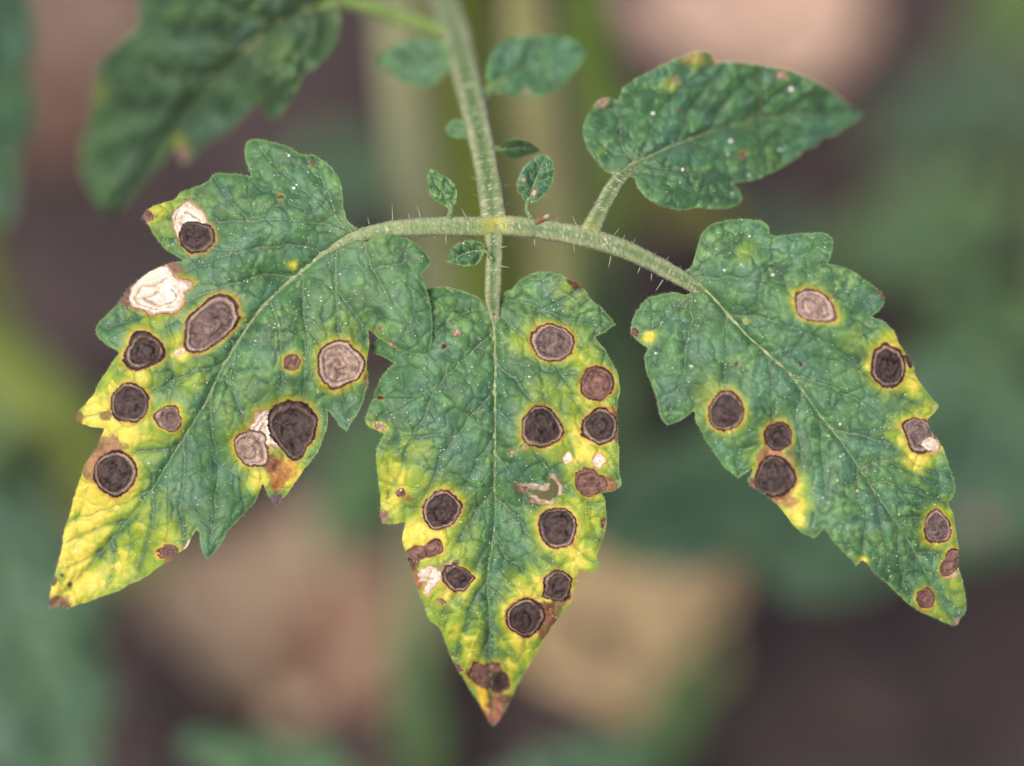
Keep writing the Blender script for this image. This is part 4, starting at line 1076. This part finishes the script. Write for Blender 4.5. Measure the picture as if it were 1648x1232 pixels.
def lobed(base, tip, hw, seed, lobes=4, bend=0.0):
    """outline and midrib of a coarse-lobed leaflet between two frame points"""
    r = np.random.RandomState(seed)
    base, tip = np.array(base, float), np.array(tip, float)
    ax_ = tip - base
    Lm = np.hypot(*ax_)
    ax_ /= Lm
    no = np.array([ax_[1], -ax_[0]])
    side = []
    for s_ in (1, -1):
        p = []
        for q in range(lobes):
            t0 = q / lobes
            e = lambda t: math.sin(math.pi * min(1, t * 0.93 + 0.05)) ** 0.75 * (1 - 0.35 * t)
            wv = r.uniform(0.88, 1.08)
            p.append((t0 + 0.12 / lobes, e(t0 + 0.1 / lobes) * 0.72))
            p.append((t0 + 0.45 / lobes, e(t0 + 0.5 / lobes) * 0.98 * wv))
            p.append((t0 + 0.85 / lobes, e(t0 + 0.8 / lobes) * 1.02 * wv))
        side.append([base + ax_ * Lm * t + no * (s_ * hw * w_ + bend * hw * math.sin(math.pi * t)) for t, w_ in p if t < 0.97])
    out = [base] + side[0] + [tip] + side[1][::-1]
    mid = [base, base + ax_ * Lm * .35 + no * bend * hw * .9, base + ax_ * Lm * .7 + no * bend * hw * .8, tip]
    return [tuple(p) for p in out], [tuple(p) for p in mid]


def back_leaf(par, base, tip, hw, d, seed, sl=(0, 0), green=(.7, .8, .85), h=7, lobes=4, bend=0., **kw):
    o, m_ = lobed(base, tip, hw, seed, lobes, bend)
    gr = np.array(green)
    green = tuple(gr * np.array([1.0, .80, .95]))
    return simple_leaf(o, m_, seed, d, sl, green, h, rel=2.6, par=par, nm='leaflet', cell=60., mr=(6, 2), hairs=False, dust=0, nsec=4, fold=(10, 20), **kw)


def leaf_depth(base, tip, d, sl, hw, seed, lobes=4, bend=0.):
    o, _ = lobed(base, tip, hw, seed, lobes, bend)
    c = np.array(o).mean(0)
    return d + sl[0] * (base[0] - c[0]) * K * d + sl[1] * (base[1] - c[1]) * K * d


def back_plant(label, stem_px, stem_d, r, leaves, c, seed, stem_name='main_stem', tilt=(0, 0), foot=None):
    """a plant with an upright stem through frame point stem_px at distance stem_d, and leaflets on stalks"""
    top = world_at(stem_px[0], stem_px[1], stem_d)
    base = np.array([top[0] + tilt[0], top[1] + tilt[1], 0.0]) if foot is None else ground_at(*foot)
    p = thing('tomato_plant', base, label, 'plant', 'tomato plants growing behind')
    plain_stem(stem_name, base - np.array([0, 0, .012]), base + (top - base) * 1.45, r, r * .72, p, c, seed)   # runs on above the frame
    for q, lf in enumerate(leaves):
        kw = dict(lf[5]) if len(lf) > 5 else {}
        b, t, hw, d, sl = lf[:5]
        sd = seed + 10 * q
        back_leaf(p, b, t, hw, d, sd, sl, **kw)
        # stalk from the stem to the leaflet's base
        db = leaf_depth(b, t, d, sl, hw, sd, kw.get('lobes', 4), kw.get('bend', 0.))
        wb = world_at(b[0], b[1], db)
        f = np.clip((wb[2] - 0.03) / max(top[2], .05), 0.15, 0.97)
        a = base + (top - base) * f
        inner = world_at(b[0] * .85 + t[0] * .15, b[1] * .85 + t[1] * .15, db + 0.001)
        midp = (a + wb) / 2 + np.array([0, 0, 0.012])
        ts = np.linspace(0, 1, 16)[:, None]
        path = (1 - ts) ** 2 * a + 2 * ts * (1 - ts) * midp + ts ** 2 * wb
        path = np.concatenate([path, inner[None]])
        V, F, w, cap = tube(path, np.linspace(r * .55, r * .3, len(path)), 10)
        mesh_obj('leaflet_stalk', V, np.concatenate([tri_faces(F), cap[:, :3]]), M_STALK, p, np.tile(S(110, 140, 70), (len(V), 1)), 0.0)
    return p


OL = S(132, 148, 62)
back_plant('blurred tomato plant with one long dark leaflet hanging past the pinkish dead leaf', (-150, -260), 0.565, 0.004,
           [((-12, -190), (2, 372), 82, 0.532, (0, .05), dict(green=(.62, .78, .84), h=5))], OL, 500)
back_plant('blurred tomato plant with a thick slanting yellow-green stem and broad dull leaflets', (-200, 350), 0.57, 0.0095,
           [((-60, 790), (120, 1330), 205, 0.60, (.1, -.3), dict(green=(.78, .88, 1.02))), ((-90, 640), (70, 900), 110, 0.635, (0, -.2), dict(green=(.75, .88, .95)))], S(206, 226, 100), 520, foot=(250, 880))
back_plant('blurred pale green stem standing right behind the petiole, with olive leaflets at its foot', (864, -120), 0.555, 0.0050,
           [((870, 420), (1010, 760), 130, 0.67, (0, -.2), dict(green=(.7, .72, .5))), ((640, 640), (520, 900), 95, 0.685, (0, -.2), dict(green=(.62, .8, .7)))], S(214, 212, 140), 540, foot=(858, 900))
back_plant('blurred bright yellow-green stem between the pale stem and the dark soil', (962, -90), 0.59, 0.0062,
           [((985, 300), (1190, 352), 55, 0.70, (0, -.2), dict(green=(2.2, 1.25, .55)))], S(170, 214, 74), 560, foot=(935, 560))
back_plant('blurred olive stem half hidden behind the petiole', (776, -110), 0.60, 0.0085,
           [((640, 250), (400, 330), 90, 0.715, (0, -.25), dict(green=(.6, .72, .8)))], S(150, 172, 62), 580, foot=(775, 860))
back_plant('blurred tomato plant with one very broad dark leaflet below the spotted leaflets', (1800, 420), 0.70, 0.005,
           [((1770, 735), (945, 852), 255, 0.63, (-.06, -.12), dict(green=(.74, .88, .92), lobes=3, bend=-.15, spots=[(1576, 842, 27, 27, 0, 'tan', dict(halo=0, oc=0, rs=.1, w=.05))]))], OL, 600)  # the tan spot is an out-of-focus glint painted onto the leaflet
back_plant('blurred tomato plant with several dull leaflets against the dark far soil', (1720, 60), 0.78, 0.005,
           [((1680, 120), (1390, 235), 105, 0.745, (0, -.3), dict(green=(.68, .68, .74))), ((1640, 330), (1330, 430), 115, 0.73, (0, -.3), dict(green=(.8, .86, .66))), ((1690, 480), (1440, 640), 110, 0.70, (0, -.3), dict(green=(.72, .82, .6))),
            ((1330, 400), (1160, 380), 70, 0.74, (0, -.3), dict(green=(.6, .72, .76))), ((1690, -40), (1560, 60), 70, .77, (0, -.2), dict(green=(1., 1.1, .5)))], OL, 620)
back_plant('blurred low tomato plant with blue-green leaflets over the tan dead leaves', (680, 1420), 0.60, 0.0042,
           [((640, 1330), (290, 1190), 95, 0.575, (0, -.1), dict(green=(.72, .88, .92))), ((760, 1340), (1060, 1200), 100, 0.60, (0, -.1), dict(green=(.66, .82, .86))), ((690, 1330), (640, 960), 50, 0.655, (0, -.2), dict(green=(.85, .92, .55))), ((1010, 1290), (1160, 1000), 62, 0.665, (0, -.2), dict(green=(.8, .85, .5)))], OL, 640)


def dead_leaf(px, py, size, ang, label, c, seed, lift=0.004, aspect=.62):
    """dry curled leaf lying on the soil, centred where the frame point meets the ground"""
    ctr = ground_at(px, py)
    o = np.array(lobed((0, 0), (0, 100), 100 * aspect, seed, 3)[0]) - [0, 50]
    g = Grid(spline(o, 3, closed=True), 3.0)
    po = spline(o, 3, closed=True)
    ins = g.inside(po)
    D, NX, NY, _ = g.dist(po, np.roll(po, -1, 0), 40)
    x, y = np.where(ins, g.X, NX), np.where(ins, g.Y, NY)
    z = 10 * (x / 50) ** 2 + 7 * (y / 50) ** 2 + 14 * (fbm(x / 25 + 9, y / 25 + 9, seed, 3) - .4) + 4 * np.exp(-(x / 4) ** 2)
    a = math.radians(ang)
    s_ = size / 100.
    wx = ctr[0] + (x * math.cos(a) - y * math.sin(a)) * s_
    wy = ctr[1] + (x * math.sin(a) + y * math.cos(a)) * s_
    gz = soil_z(np.array([[ctr[0]]]), np.array([[ctr[1]]]))[0, 0]
    wz = z * s_
    wz = wz - wz[ins].min()
    sz = soil_z(wx, wy)
    wz = np.maximum(wz + gz + lift - 0.003, sz + 0.0006)
    idx = np.arange(g.nx * g.ny).reshape(g.ny, g.nx)
    ci = ins[:-1, :-1] | ins[1:, :-1] | ins[:-1, 1:] | ins[1:, 1:]
    f = np.stack([idx[:-1, :-1], idx[1:, :-1], idx[1:, 1:], idx[:-1, 1:]], -1)[ci]
    used, inv = np.unique(f.ravel(), return_inverse=True)
    v = np.stack([wx, wy, wz], -1).reshape(-1, 3)[used]
    nz = fbm(x / 14 + 3, y / 14 + 3, seed + 1, 3).reshape(-1)[used]
    vein = np.exp(-(x / 2.5) ** 2).reshape(-1)[used]
    Cc = mix(mix(np.tile(c, (len(used), 1)), c * .55, np.clip((nz - .42) * 2.4, 0, 1)), c * 1.3, vein * .6)
    ob = mesh_obj('dead_leaf', v, inv.reshape(-1, 4), M_DRY, None, Cc, 0.0)
    ob['label'] = label
    ob['category'] = 'dead leaf'
    ob['group'] = 'dry dead leaves lying on the soil'
    return ob


dead_leaf(440, 1000, 0.062, 70, 'pinkish-tan dead leaf on the soil under the left leaflet', S(204, 176, 148), 700)
dead_leaf(1010, 985, 0.062, -50, 'sandy-tan dead leaf on the soil beside the pointed leaflet tip', S(226, 196, 150), 710)
dead_leaf(1205, 25, 0.070, 80, 'pale pinkish dead leaf lying on the far soil behind the leaning leaflet', S(232, 196, 172), 720)
dead_leaf(120, 20, 0.058, 30, 'dull pinkish-brown dead leaf on the far soil between two blurred leaflets', S(150, 126, 112), 730)
dead_leaf(560, 1060, 0.040, 10, 'small brown dead leaf lying against the pinkish-tan one', S(160, 124, 104), 740)
dead_leaf(110, 210, 0.045, -70, 'small dark brown dead leaf beside the hanging dark leaflet', S(120, 92, 80), 750)

for o in SC.objects:
    for k_ in ('_org', '_path'):
        if k_ in o:
            del o[k_]
